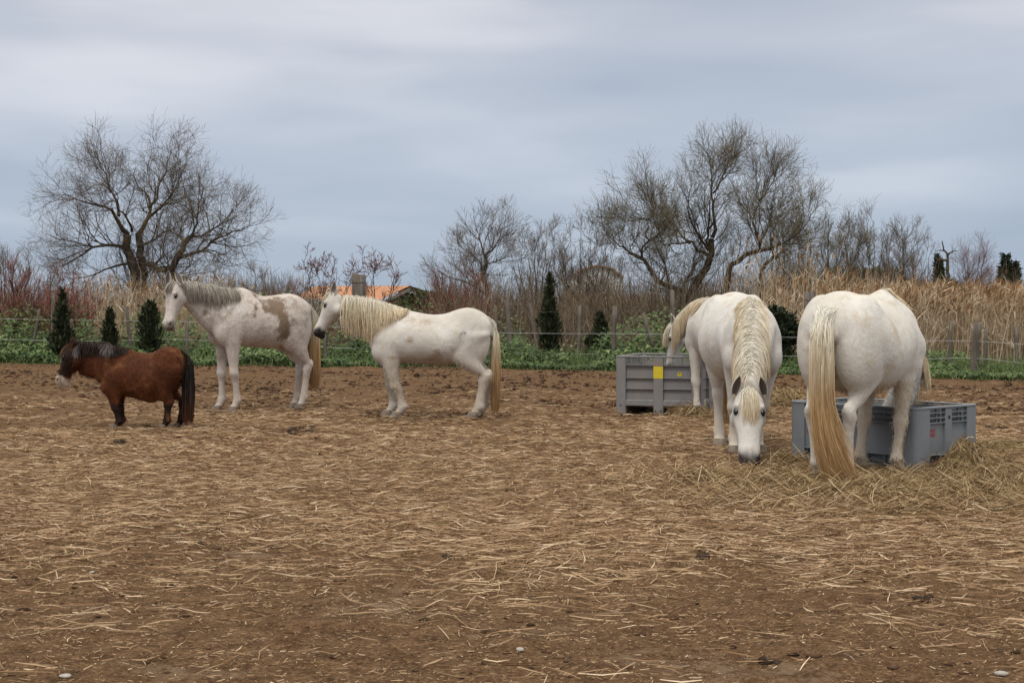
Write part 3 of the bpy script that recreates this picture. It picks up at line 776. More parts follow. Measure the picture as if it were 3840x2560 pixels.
# ---------------------------------------------------------------- wire fence
def fence_y(x): return float(np.interp(x, [-60, -12.1, 0, 9.05, 30], [46, 35.4, 32.6, 26.6, 14.0])) + 0.9
def fence_pt(px_, py_, extra=0.0):
    d = 33.0
    for _ in range(12):
        d = fence_y((px_ - 1920) / F * d) + extra
    return at(px_, py_, d)
k = NT("weathered_wood", 0.9, 0.1)
nw = k.noise(18, 5, 0.65, sc=(1, 1, 0.08)); nw2 = k.noise(5, 3)
k.color(k.mix(k.rng(nw2, 0.35, 0.7, 0, 0.5), k.ramp(nw, [(0.25, (0.060, 0.050, 0.042)), (0.55, (0.165, 0.145, 0.125)), (0.8, (0.27, 0.245, 0.215))]), (0.11, 0.088, 0.066)))
k.bump(nw, 0.6, 0.01); M_wood = k.m
k = NT("white_fence_wire", 0.5, 0.3); k.color((0.46, 0.46, 0.46)); M_wire = k.m
k = NT("rusty_wire", 0.7, 0.3); k.color((0.13, 0.115, 0.10)); M_oldwire = k.m
fence = empty("wire_fence", (0, 33, 0))
def fchild(o):
    o.parent = fence; o.matrix_parent_inverse = Matrix.Translation((0, -33, 0)); return o
def post(p0, p1, rx, ry, name="post", square=False):
    p0 = np.array(p0); p1 = np.array(p1)
    n = 4 if square else 8
    K = 6; s = np.linspace(0, 1, K)
    c = p0 + (p1 - p0) * s[:, None] + np.r_[np.zeros((1, 3)), rng.normal(0, 0.006, (K - 1, 3)) * (0.3 if square else 1)]
    a = np.arange(n) * 2 * math.pi / n + (math.pi / 4 if square else 0)
    jit = 1 + (0.0 if square else 0.12) * rng.normal(size=(1, n))
    k_ = 1.414 if square else 1
    V = c[:, None] + np.stack([np.cos(a) * rx * k_, np.sin(a) * ry * k_, np.zeros(n)], 1)[None] * jit[..., None]
    V[-1, :, 2] += rng.normal(0, 0.012, n)
    V = V.reshape(-1, 3); j = np.arange(n); j2 = (j + 1) % n
    Q = np.concatenate([np.stack([j, j2, j2 + n, j + n], 1) + i * n for i in range(K - 1)])
    top = (K - 1) * n
    T = np.stack([np.full(n - 2, top), top + np.arange(1, n - 1), top + np.arange(2, n)], 1)
    me = mk_mesh(name, V, Q, T, not square)
    return mk_obj(name, me, M_wood)
for (x1, y1, x0, y0, r, ex) in ((147, 1161, 128, 1283, 0.035, 0.1), (199, 1099, 199, 1290, 0.05, 0.3), (269, 1195, 266, 1290, 0.035, 0.2), (475, 1149, 491, 1300, 0.04, 0.1),
                               (580, 1136, 594, 1290, 0.04, 0.4), (700, 1200, 702, 1310, 0.04, 0.2), (1153, 1120, 1156, 1290, 0.065, 0.3), (1217, 1255, 1220, 1310, 0.04, -0.1),
                               (1902, 1110, 1914, 1320, 0.05, 0.1), (1986, 1141, 2012, 1290, 0.03, 0.3), (2173, 1145, 2173, 1285, 0.04, 0.4), (2309, 1149, 2302, 1318, 0.055, 0.1),
                               (2411, 1175, 2461, 1325, 0.05, 0.2), (1858, 1149, 1866, 1290, 0.03, 0.5), (3564, 1206, 3560, 1385, 0.028, 0.1), (3667, 1212, 3652, 1412, 0.075, 0.0),
                               (3700, 1235, 3694, 1370, 0.035, 0.7), (3806, 1231, 3815, 1390, 0.035, 0.6), (2523, 1090, 2525, 1300, 0.045, 0.6)):
    b = fence_pt(x0, y0, ex); t = fence_pt(x1, y1, ex)
    dirn = (b - t) / (b[2] - t[2]) if abs(b[2] - t[2]) > 1e-3 else np.array([0, 0, 1.0])
    foot = t + dirn * (-0.05 - t[2])
    fchild(post(foot, t, r, r))
# two thick squared timbers
for x0, x1, yt, ex in ((1322, 1370, 1032, 0.6), (3018, 3056, 1094, 0.4)):
    t = fence_pt((x0 + x1) / 2, yt, ex); w = (x1 - x0) / 2 / F * t[1]
    foot = t.copy(); foot[2] = -0.05
    fchild(post(foot, t, w, w * 0.75, "timber_post", True))
    V, Q, _ = tubes(np.array([[t + [-w * 1.01, -w * 0.78, -0.16], t + [0, -w * 0.78, -0.175], t + [w * 1.01, -w * 0.78, -0.155]]]), np.full((1, 3), 0.006), 4)
    fchild(mk_obj("wire_loop", mk_mesh("wire_loop", V, Q), M_oldwire))
def wire(pts, r, mat, ex):
    w = resample(np.array([fence_pt(x, y, ex) for x, y in pts]), 90)
    V, Q, _ = tubes(w[None], np.full((1, 90), r), 5)
    fchild(mk_obj("wire", mk_mesh("wire", V, Q, None, True), mat))
wire([(-300, 1192), (0, 1195), (260, 1200), (637, 1205), (1000, 1216), (1290, 1226), (1600, 1238), (1877, 1247), (2500, 1253), (2950, 1264), (3452, 1278), (3663, 1279), (3840, 1291), (4100, 1308)], 0.0036, M_wire, -0.06)
wire([(-300, 1270), (0, 1272), (380, 1278), (640, 1272), (900, 1284), (1180, 1300), (1378, 1308), (1877, 1322), (2309, 1327), (2500, 1321), (2935, 1334), (3456, 1346), (3663, 1343), (3840, 1362), (4100, 1384)], 0.0036, M_wire, -0.06)
wire([(-300, 1155), (500, 1165), (1300, 1168), (1877, 1170), (2400, 1167), (3000, 1180), (3700, 1230), (4100, 1250)], 0.003, M_oldwire, 0.45)
tag(fence, "weathered post fence with two thin white wires across the paddock", "fence")

# ---------------------------------------------------------------- buildings far behind
def box(name, c, s, mat, parent, rz=0.0):
    bm = bmesh.new(); bmesh.ops.create_cube(bm, size=1.0)
    bmesh.ops.scale(bm, vec=s, verts=bm.verts)
    me = bpy.data.meshes.new(name); bm.to_mesh(me); bm.free(); me.materials.append(mat)
    o = link(bpy.data.objects.new(name, me), parent); o.location = c; o.rotation_euler = (0, 0, rz)
    return o
k = NT("roof_tile", 0.9, 0.1); n = k.noise(2.2, 4, 0.6); n2_ = k.noise(9, 3)
k.color(k.mix(k.rng(n2_, 0.3, 0.7), k.ramp(n, [(0.3, (0.34, 0.155, 0.085)), (0.7, (0.52, 0.285, 0.175))]), (0.48, 0.25, 0.15))); M_tile = k.m
k = NT("rendered_wall", 0.9, 0.1); n = k.noise(1.5, 4, 0.6); k.color(k.ramp(n, [(0.3, (0.50, 0.47, 0.42)), (0.7, (0.66, 0.63, 0.58))])); M_wall = k.m
k = NT("white_wall", 0.9, 0.1); n = k.noise(1.5, 4, 0.6); k.color(k.ramp(n, [(0.3, (0.58, 0.58, 0.58)), (0.7, (0.70, 0.71, 0.71))])); M_wwall = k.m
k = NT("dark_timber", 0.8, 0.2); k.color((0.050, 0.040, 0.032)); M_dark = k.m
k = NT("pale_timber", 0.8, 0.2); k.color((0.24, 0.20, 0.16)); M_ptim = k.m

def tiled_slope(parent, p00, p10, p01, p11, rows, cols):
    """corrugated tile slope: courses of half-round tiles as geometry; p0x eave, p1x ridge"""
    p00, p10, p01, p11 = map(np.array, (p00, p10, p01, p11))
    nU, nV = cols * 6 + 1, rows * 3 + 1
    u = np.linspace(0, 1, nU); v = np.linspace(0, 1, nV)
    nrm = np.cross(p01 - p00, p10 - p00); nrm = nrm / np.linalg.norm(nrm); nrm = nrm if nrm[2] > 0 else -nrm
    Pg = ((1 - u)[:, None, None] * ((1 - v)[None, :, None] * p00 + v[None, :, None] * p10) + u[:, None, None] * ((1 - v)[None, :, None] * p01 + v[None, :, None] * p11))
    h = 0.07 * np.abs(np.cos(u * cols * math.pi))[:, None] + 0.05 * (1 - (v * rows) % 1.0)[None, :]
    Pg = Pg + h[..., None] * nrm
    i = (np.arange(nU - 1)[:, None] * nV + np.arange(nV - 1)[None]).ravel()
    Q = np.stack([i, i + nV, i + nV + 1, i + 1], 1)
    o = mk_obj("roof_tiles", mk_mesh("roof_tiles", Pg.reshape(-1, 3), Q, None, False), M_tile, parent)
    o["kind"] = "stuff"
    return o
# tiled shed: its ridge runs away to the left, the gable faces right
sh = empty("tiled_shed", (0, 0, 0))
dS = 118.0
ridge_r = at(1537, 1076, dS); ridge_l = at(1180, 1077, dS + 7)
eave_r = at(1430, 1128, dS - 5.0); eave_l = at(1095, 1128, dS + 1.0)
back_r = at(1605, 1098, dS + 5.0); back_l = at(1250, 1100, dS + 12)
tiled_slope(sh, eave_r, ridge_r, eave_l, ridge_l, 14, 26)
tiled_slope(sh, back_r, ridge_r, back_l, ridge_l, 10, 26)
def quad_prism(name, pts, thick, mat, parent):
    """thin solid from a 4-gon"""
    p = np.array(pts); nrm = np.cross(p[1] - p[0], p[2] - p[0]); nrm = nrm / np.linalg.norm(nrm) * thick
    V = np.concatenate([p + nrm / 2, p - nrm / 2]); m = len(p)
    bm = bmesh.new(); vs_ = [bm.verts.new(v) for v in V]
    bm.faces.new(vs_[:m]); bm.faces.new(vs_[m:][::-1])
    for i in range(m): bm.faces.new((vs_[i], vs_[i + m], vs_[(i + 1) % m + m], vs_[(i + 1) % m]))
    bmesh.ops.recalc_face_normals(bm, faces=bm.faces)
    me = bpy.data.meshes.new(name); bm.to_mesh(me); bm.free(); me.materials.append(mat)
    return link(bpy.data.objects.new(name, me), parent)
inn = lambda p, q, f: p + (q - p) * f
dn = np.array([0, 0, -1.0])
gA, gB, gC = inn(eave_r, eave_l, 0.09) + dn * 0.12, inn(ridge_r, ridge_l, 0.09) + dn * 0.12, inn(back_r, back_l, 0.09) + dn * 0.12
foot = lambda p: np.array([p[0], p[1], 0.0])
quad_prism("gable_wall", [foot(gA), gA + dn * 0.35, gB + dn * 0.75, gC + dn * 0.35, foot(gC)], 0.25, M_wall, sh)
quad_prism("gable_opening", [gA + dn * 0.3 + [0.25, -0.25, 0], gB + dn * 0.14 + [0.25, -0.25, 0], gC + dn * 0.3 + [0.25, -0.25, 0]], 0.1, M_dark, sh)
quad_prism("side_wall", [foot(gA), gA, inn(eave_r, eave_l, 0.95) + dn * 0.12, foot(inn(eave_r, eave_l, 0.95))], 0.25, M_wall, sh)
for a_, b_ in ((eave_r, ridge_r), (back_r, ridge_r)):
    quad_prism("verge_board", [a_ + dn * 0.30, a_ + dn * 0.06, b_ + dn * 0.06, b_ + dn * 0.30], 0.08, M_ptim if a_ is eave_r else M_dark, sh)
tag(sh, "low shed with an orange tiled roof behind the thick wooden post", "shed")
# white gabled building
wb = empty("white_building", (0, 0, 0))
dW = 120.0
apx = at(2240, 1000, dW); el = at(2128, 1046, dW); er = at(2338, 1046, dW)
fl, fr = foot(el), foot(er)
pts = [fl, el, at(2180, 1015, dW), apx, at(2295, 1012, dW), er, fr]
quad_prism("gable_wall", pts, 0.3, M_wwall, wb)
bk = np.array([0, 9.0, 0])
for a_, b_ in ((el, at(2180, 1015, dW)), (at(2180, 1015, dW), apx), (apx, at(2295, 1012, dW)), (at(2295, 1012, dW), er)):
    quad_prism("roof", [a_ + [0, -0.4, 0.10], b_ + [0, -0.4, 0.10], b_ + bk + [0, 0, 0.10], a_ + bk + [0, 0, 0.10]], 0.12, M_tile, wb)
quad_prism("side_wall", [fl + [0.16, 0.2, 0], el + [0.16, 0.2, 0], el + bk + [0.16, 0, 0], fl + bk + [0.16, 0, 0]], 0.3, M_wwall, wb)
quad_prism("side_wall", [fr - [0.16, -0.2, 0], er - [0.16, -0.2, 0], er + bk - [0.16, 0, 0], fr + bk - [0.16, 0, 0]], 0.3, M_wwall, wb)
k = NT("green_door", 0.6, 0.3); k.color((0.30, 0.42, 0.34)); M_gdoor = k.m
box("door", (apx[0] + 1.1, dW - 0.22, 1.25), (1.2, 0.1, 2.5), M_gdoor, wb)
tag(wb, "white gabled building with an orange roof edge seen through the bare twigs", "building")

# ---------------------------------------------------------------- horses
def spl(tab, n):
    """smoothly resample a table of control rows to n rows (first column is the parameter)"""
    tab = np.array(tab, float)
    u = np.linspace(0, len(tab) - 1, n)
    m = np.gradient(tab, axis=0)
    i = np.clip(u.astype(int), 0, len(tab) - 2); t = (u - i)[:, None]
    return ((2 * t**3 - 3 * t**2 + 1) * tab[i] + (t**3 - 2 * t**2 + t) * m[i] + (-2 * t**3 + 3 * t**2) * tab[i + 1] + (t**3 - t**2) * m[i + 1])

def loft(bm, C, U, S, top, bot, w, n=22, pw=0.92, tp=0.0):
    """closed tube through centres C with dorsal U, side S axes"""
    a = np.arange(n) * 2 * math.pi / n
    ca, sa = np.cos(a), np.sin(a)
    tp = np.broadcast_to(np.asarray(tp, float), (len(C),))
    rings = []
    for i in range(len(C)):
        y = np.sign(ca) * np.abs(ca) ** pw * w[i] * (1 - tp[i] * np.maximum(sa, 0) ** 2)
        z = np.where(sa > 0, sa * top[i], sa * bot[i])
        rings.append([bm.verts.new(C[i] + S[i] * y[j] + U[i] * z[j]) for j in range(n)])
    for i in range(len(C) - 1):
        for j in range(n):
            k2 = (j + 1) % n
            bm.faces.new((rings[i][j], rings[i][k2], rings[i + 1][k2], rings[i + 1][j]))
    for ring, rev in ((rings[0], True), (rings[-1], False)):
        c = bm.verts.new(sum((v.co for v in ring), Vector()) / n)
        for j in range(n):
            k2 = (j + 1) % n
            bm.faces.new((c, ring[k2], ring[j]) if rev else (c, ring[j], ring[k2]))

def blob(bm, c, r, rot=(0, 0, 0)):
    m = Matrix.Translation(Vector(c)) @ Matrix.Rotation(rot[2], 4, 'Z') @ Matrix.Rotation(rot[1], 4, 'Y') @ Matrix.Rotation(rot[0], 4, 'X') @ Matrix.Diagonal((*r, 1))
    bmesh.ops.create_uvsphere(bm, u_segments=20, v_segments=12, radius=1.0, matrix=m)

X3, Y3, Z3 = np.array([1.0, 0, 0]), np.array([0, 1.0, 0]), np.array([0, 0, 1.0])

def leg_loft(bm, rows):
    t = spl(rows, len(rows) * 3)
    n = len(t)
    loft(bm, t[:, :3], np.repeat(X3[None], n, 0), np.repeat(Y3[None], n, 0), t[:, 3], t[:, 3] * 1.0, t[:, 4], 16, 1.0)

def hair_mat(name, stops, dark=0.5, rough=0.55):
    """stops run from root to tip; strand to strand variation on top"""
    k = NT(name, rough, 0.3)
    c = k.ramp(k.attr("along"), stops)
    c = k.mix(1.0, c, k.ramp(k.attr("tint"), [(0, (dark, dark, dark)), (1, (1, 1, 1))]), 'MULTIPLY')
    k.color(c)
    return k.m

def coat_mat(name, lo, hi, dirt, muz, mud=(0.2, 0.14, 0.09), speck=None, patch=None, inner=(0.15, 0.12, 0.105)):
    k = NT(name, 0.75, 0.18)
    nL = k.noise(2.2, 4, 0.6); nM = k.noise(9, 4, 0.65); nF = k.noise(95, 3, 0.6, sc=(1, 1, 0.35)); nS = k.noise(230, 2, 0.6)
    c = k.mix(k.rng(nL, 0.32, 0.68), lo, hi)
    c = k.mix(k.rng(nF, 0.30, 0.72, 0.0, 0.30), c, lo)
    c = k.mix(k.rng(k.noise(16, 5, 0.7, sc=(1, 1, 0.55)), 0.42, 0.72, 0.0, 0.42), c, tuple(v * 0.80 for v in lo))
    if patch:
        c = k.mix(k.rng(k.math('ADD', k.attr("patch"), k.math('MULTIPLY', k.math('SUBTRACT', nM, 0.5), 0.5)), 0.3, 0.7), c, patch)
    if speck:
        c = k.mix(k.rng(k.noise(120, 2, 0.6), 0.54, 0.66, 0.0, 0.85), c, speck)
        c = k.mix(k.rng(nM, 0.46, 0.66, 0.0, 0.35), c, speck)
    c = k.mix(k.math('MULTIPLY', k.rng(nM, 0.45, 0.72), k.rng(nL, 0.36, 0.58, 0.0, 0.8)), c, dirt)
    # dirt that a mask places: belly, knees, stains
    mk = k.math('ADD', k.attr("mud"), k.math('ADD', k.math('MULTIPLY', k.math('SUBTRACT', nM, 0.5), 1.1), k.math('MULTIPLY', k.math('SUBTRACT', k.noise(45, 4, 0.7), 0.5), 1.0)))
    c = k.mix(k.rng(mk, 0.25, 0.95, 0.0, 0.85), c, k.mix(k.rng(nF, 0.35, 0.65), mud, tuple(v * 1.5 for v in mud)))
    mk2 = k.math('ADD', k.attr("soil"), k.math('MULTIPLY', k.math('SUBTRACT', nM, 0.5), 0.7))
    c = k.mix(k.rng(mk2, 0.2, 0.9, 0.0, 0.6), c, dirt)
    c = k.mix(k.rng(k.math('ADD', k.attr("brand"), k.math('MULTIPLY', k.math('SUBTRACT', k.noise(42, 3, 0.6), 0.5), 1.6)), 0.52, 0.85, 0.0, 0.75), c, (0.13, 0.125, 0.13))
    c = k.mix(k.attr("muz"), c, muz)
    c = k.mix(k.attr("inner"), c, inner)
    c = k.mix(k.attr("dark"), c, (0.012, 0.010, 0.010))
    k.color(c)
    k.bump(k.math('ADD', nF, k.math('MULTIPLY', nM, 1.2)), 0.38, 0.016)
    return k.m

k = NT("eye_dark", 0.12, 0.6); k.color((0.006, 0.005, 0.005)); M_eye = k.m
k = NT("hoof_horn", 0.6, 0.3); n = k.noise(20, 4, sc=(1, 1, 0.4)); k.color(k.ramp(n, [(0.3, (0.085, 0.062, 0.045)), (0.7, (0.20, 0.155, 0.115))])); M_hoof = k.m
k = NT("hoof_pale", 0.7, 0.3); n = k.noise(20, 4); k.color(k.ramp(n, [(0.3, (0.13, 0.10, 0.075)), (0.7, (0.26, 0.21, 0.165))])); M_hoofp = k.m

def horse(name, label, loc, yaw, P):
    root = empty(name, loc, yaw)
    g = P.get
    ks = g('ks', 1.0)                                       # bone scale, 1 for a 1.4 m horse
    xf, xr, wz, bz, cz, dz, lz, gz, fz, pz = (P[q] for q in ('xf', 'xr', 'wz', 'bz', 'cz', 'dz', 'lz', 'gz', 'fz', 'pz'))
    hs, hw, hr = P['hs'], P['hw'], P['hr']
    L = xf - xr
    bm = bmesh.new()
    # trunk of the body
    tab = [  # u, top, bottom, half width, narrowing of the top
        (1.00, pz + .08 * ks, pz - .07 * ks, hs * .42, .0),
        (0.95, pz + .20 * ks, lz + .13 * ks, hs * .72, .1),
        (0.87, pz + .36 * (wz - pz) + .10 * ks, lz + .05 * ks, hs * .92, .25),
        (0.77, wz - .045 * ks, lz + .01 * ks, hs, .55),
        (0.69, wz, lz, hs * 1.02, .62),
        (0.60, wz - .30 * (wz - bz) - .01, lz + .25 * (gz - lz), hs * .4 + hw * .6, .5),
        (0.49, bz, lz + .75 * (gz - lz), hw * .96, .35),
        (0.38, bz + .10 * (cz - bz), gz, hw, .28),
        (0.29, bz + .65 * (cz - bz), gz + .45 * (fz - gz), hw * .9 + hr * .1, .22),
        (0.20, cz, fz + .02, hw * .3 + hr * .7, .25),
        (0.12, cz - .02 * ks, fz + .10 * ks, hr * .93, .28),
        (0.05, dz + .45 * (cz - dz), fz + .18 * ks, hr * .74, .25),
        (0.01, dz, fz + .27 * ks, hr * .50, .2),
        (-.02, dz - .09 * ks, dz - .28 * ks, hr * .22, .1)]
    t = spl(tab, 44)
    x = xr + t[:, 0] * L
    zc_ = t[:, 2] + (t[:, 1] - t[:, 2]) * 0.46
    C = np.stack([x, 0 * x, zc_], 1); n = len(t)
    loft(bm, C, np.repeat(Z3[None], n, 0), np.repeat(Y3[None], n, 0), t[:, 1] - zc_, zc_ - t[:, 2], t[:, 3], 30, 0.88, t[:, 4])
    ex = g('ex', xf - .22 * ks); ez = lz + .10 * ks
    for s in (1, -1):
        # shoulder blade, upper arm, haunch, hip bone
        blob(bm, (ex + .03 * ks, s * hs * .47, lz + .46 * (wz - lz)), (.15 * ks, hs * .46, .29 * (wz - lz) / .72), (s * .22, .32, 0))
        blob(bm, (ex + .05 * ks, s * hs * .48, lz + .24 * (wz - lz)), (.16 * ks, hs * .48, .17 * ks), (0, -.3, 0))
        blob(bm, (xr + .27 * ks, s * hr * .52, cz - .36 * ks), (.215 * ks, hr * .50, .34 * ks), (0, .12, 0))
        blob(bm, (xr + .17 * ks, s * hr * .46, cz - .42 * ks), (.16 * ks, hr * .44, .30 * ks), (0, -.1, 0))
    # legs
    hoofs = []
    kz, hz = P['knee_z'], P['hock_z']; ft = g('fet_z', .135 * ks)
    lk = g('lk', 1.0) * ks
    for (hx, hyy), s in zip(P['fore'], (1, -1)):
        ey = s * hs * .56
        fx = hx - .055 * lk
        kx = ex + (fx - ex) * (ez - kz) / (ez - ft) + .012 * lk; ky = ey + (hyy - ey) * (ez - kz) / (ez - ft)
        mid = lambda f: (ex + (kx - ex) * f, ey + (ky - ey) * f, ez + (kz - ez) * f)
        cn = lambda f: (kx + (fx - kx) * f - .006 * lk, ky + (hyy - ky) * f, kz + (ft - kz) * f)
        leg_loft(bm, [(ex + .03 * ks, ey, ez + .20 * ks, .13 * lk, .085 * lk), (ex + .01, ey, ez + .08 * ks, .125 * lk, .085 * lk), (*mid(.10), .108 * lk, .078 * lk), (*mid(.45), .078 * lk, .062 * lk),
                      (*mid(.82), .056 * lk, .049 * lk), (kx, ky, kz, .060 * lk, .056 * lk), (*cn(.16), .051 * lk, .046 * lk), (*cn(.32), .042 * lk, .036 * lk), (*cn(.62), .040 * lk, .033 * lk), (*cn(.86), .046 * lk, .038 * lk),
                      (fx - .004, hyy, ft, .056 * lk, .046 * lk), (fx + .022 * lk, hyy, ft * .66, .044 * lk, .041 * lk), (hx - .012 * lk, hyy, .062 * lk, .052 * lk, .050 * lk), (hx - .005 * lk, hyy, .045 * lk, .052 * lk, .050 * lk)])
        hoofs.append((hx, hyy))
    stx, stz = g('stx', xr + .36 * ks), g('stz', fz - .02)
    for (hx, hyy), s in zip(P['hind'], (1, -1)):
        fx = hx - .05 * lk
        kx = fx - g('hock_back', .045) * lk; sy = s * hr * .58
        ky = sy * .35 + hyy * .65
        gm = lambda f: (stx + (kx - stx) * f - .03 * lk * (1 - f), sy + (ky - sy) * f, stz + (hz - stz) * f)
        cn = lambda f: (kx + (fx - kx) * f, ky + (hyy - ky) * f, hz + (ft - hz) * f)
        leg_loft(bm, [(xr + .25 * ks, s * hr * .52, cz - .30 * ks, .20 * lk, .12 * lk), (xr + .25 * ks, sy, (stz + cz) / 2 - .04, .20 * lk, .12 * lk), (stx - .05 * lk, sy, stz + .06 * ks, .165 * lk, .105 * lk), (*gm(.22), .145 * lk, .090 * lk),
                      (*gm(.52), .110 * lk, .072 * lk), (*gm(.82), .072 * lk, .050 * lk), (kx - .012 * lk, ky, hz + .03 * lk, .066 * lk, .047 * lk), (kx + .004, ky, hz - .03 * lk, .060 * lk, .049 * lk), (*cn(.24), .047 * lk, .041 * lk),
                      (*cn(.50), .042 * lk, .035 * lk), (*cn(.84), .048 * lk, .040 * lk), (fx - .006, hyy, ft, .057 * lk, .047 * lk), (fx + .022 * lk, hyy, ft * .66, .045 * lk, .041 * lk), (hx - .012 * lk, hyy, .062 * lk, .053 * lk, .050 * lk),
                      (hx - .005 * lk, hyy, .045 * lk, .053 * lk, .050 * lk)])
        # point of the hock
        blob(bm, (kx - .052 * lk, ky, hz + .045 * lk), (.028 * lk, .022 * lk, .045 * lk), (0, .3, 0))
        hoofs.append((hx, hyy))
    # neck
    NK = 18
    cr0, un0 = (resample(np.array([p[i] for p in P['neck']], float), NK) for i in (0, 1))
    nc = cr0 * .52 + un0 * .48
    up = norm(cr0 - un0)
    tan = norm(np.gradient(nc, axis=0)); tan = norm(tan - (tan * up).sum(1)[:, None] * up)
    sd_ = np.cross(up, tan)
    ntop = np.linalg.norm(cr0 - nc, axis=1); nbot = np.linalg.norm(un0 - nc, axis=1)
    s01 = np.linspace(0, 1, NK)
    nw = np.interp(s01, [0, .25, .5, .75, 1], g('neck_w', [.19, .150, .118, .098, .084])) * ks
    loft(bm, nc, up, sd_, ntop, nbot, nw, 24, 0.95, np.interp(s01, [0, .4, 1], [.5, .55, .3]))
    # head
    pl, mzl = np.array(P['poll'], float), np.array(P['muzzle'], float)
    Lh = np.linalg.norm(mzl - pl); h = (mzl - pl) / Lh
    f = np.array(P['face'], float); f = f - f.dot(h) * h; f /= np.linalg.norm(f); sv = np.cross(h, f)
    q = Lh / .58 * g('hk', 1.0)
    ht = spl([(0.0, .045, .07, .056, 0), (.10, .068, .115, .080, 0), (.22, .076, .152, .096, .12), (.33, .072, .158, .100, .2), (.45, .060, .128, .087, .25), (.58, .050, .092, .071, .3),
              (.72, .045, .074, .064, .25), (.84, .048, .072, .068, .1), (.92, .045, .070, .070, .05), (.98, .030, .055, .058, 0), (1.02, .012, .030, .030, 0)], 34)
    hc = pl + h * (ht[:, 0] * Lh)[:, None]; nn = len(ht)
    loft(bm, hc, np.repeat(f[None], nn, 0), np.repeat(sv[None], nn, 0), ht[:, 1] * q, ht[:, 2] * q, ht[:, 3] * q, 24, 0.9, ht[:, 4])
    for s in (1, -1):
        blob(bm, pl + h * .270 * Lh + f * .048 * q + sv * s * .074 * q, (.026 * q, .018 * q, .022 * q))      # brow over the eye
        blob(bm, pl + h * .30 * Lh - f * .085 * q + sv * s * .060 * q, (.060 * q, .048 * q, .060 * q))         # cheek
        blob(bm, pl + h * .885 * Lh + f * .018 * q + sv * s * .042 * q, (.030 * q, .028 * q, .030 * q))     # nostril rim
    blob(bm, pl + h * .955 * Lh - f * .055 * q, (.036 * q, .045 * q, .034 * q))                              # chin
    bmesh.ops.recalc_face_normals(bm, faces=bm.faces)
    raw = bpy.data.meshes.new("raw"); bm.to_mesh(raw); bm.free()
    tmp = bpy.data.objects.new("tmp", raw); COL.objects.link(tmp)
    md = tmp.modifiers.new("r", 'REMESH'); md.mode = 'VOXEL'; md.voxel_size = g('vox', .0145)
    sm = tmp.modifiers.new("s", 'SMOOTH'); sm.factor = 0.5; sm.iterations = 3
    dg = bpy.context.evaluated_depsgraph_get()
    me = bpy.data.meshes.new_from_object(tmp.evaluated_get(dg))
    bpy.data.objects.remove(tmp)
    nv = len(me.vertices); V = np.empty(nv * 3, np.float32); me.vertices.foreach_get('co', V); V = V.reshape(-1, 3).astype(float)
    np_ = len(me.polygons); lt = np.empty(np_, np.int32); me.polygons.foreach_get('loop_total', lt)
    li = np.empty(len(me.loops), np.int32); me.loops.foreach_get('vertex_index', li)
    assert (lt == 4).all()
    Q = li.reshape(-1, 4)
    # soften the trunk and the muscle masses, keep legs and head crisp
    rel = V - pl; tt = rel @ h / Lh; ff = rel @ f / q; ss = rel @ sv / q
    hdw = sstep(-.05, .12, tt) * (np.abs(ss) < .2) * (np.abs(ff) < .26)
    wsm = (.10 + .90 * sstep(lz - .16 * ks, lz + .08 * ks, V[:, 2])) * (1 - .88 * hdw) * (1 - .9 * (V[:, 2] < lz - .1 * ks) * (V[:, 0] > ex - .4 * ks))
    E = np.concatenate([Q[:, [0, 1]], Q[:, [1, 2]], Q[:, [2, 3]], Q[:, [3, 0]]]); deg = np.bincount(E[:, 0], minlength=nv) + np.bincount(E[:, 1], minlength=nv)
    for _ in range(g('soft', 9)):
        sm_ = np.stack([np.bincount(E[:, 0], V[E[:, 1], c_], nv) + np.bincount(E[:, 1], V[E[:, 0], c_], nv) for c_ in range(3)], 1) / deg[:, None]
        V = V + (.6 * wsm)[:, None] * (sm_ - V)
    # press in nostrils and the line of the mouth, hollow above the flank
    rel = V - pl; tt = rel @ h / Lh; ff = rel @ f / q; ss = rel @ sv / q
    hd = (tt > -.1) & (np.abs(ss) < .16) & (np.abs(ff) < .22) & (tt < 1.15)
    nost = hd * np.maximum(np.exp(-(((tt - .905) * Lh / (.026 * q)) ** 2 + ((ff - .016) / .020) ** 2)) * (np.abs(ss) > .030), 0)
    mouth = hd * (tt > .82) * np.exp(-(((ff + .022 + .10 * (tt - .95)) / .010) ** 2)) * (tt < 1.02)
    me_co = V - (np.sign(ss) * nost * .012 * q)[:, None] * sv - (np.sign(ss) * mouth * .006 * q)[:, None] * sv
    V = me_co
    muz = hd * sstep(g('muz0', .78), g('muz1', .97), tt + .05 * (vnoise(ss * 60, ff * 60, 3) - .5))
    if g('muz_top'): muz = muz * (0.25 + 0.75 * sstep(g('muz_top'), g('muz_top') - .03, ff - .06 * sstep(.9, 1.0, tt)))
    eye_skin = hd * np.exp(-(((tt - .325) * Lh / (.034 * q)) ** 2 + ((ff - .036) / .020) ** 2)) * (np.abs(ss) > .06)
    A = {"muz": muz, "dark": np.clip(nost * 0.95 + mouth * .6 + g('eyeskin', .75) * eye_skin, 0, 1), "inner": np.zeros(nv),
         "mud": np.zeros(nv), "soil": np.zeros(nv), "patch": np.zeros(nv), "brand": np.zeros(nv)}
    if g('masks'):
        for kx_, v in P['masks'](V).items(): A[kx_] = v
    # ears: cupped leaves, part of the body mesh
    EV, EQ, Ein = [], [], []
    base_n = nv
    el_, er_ = g('ear_len', .15) * q, g('ear_r', .034) * q
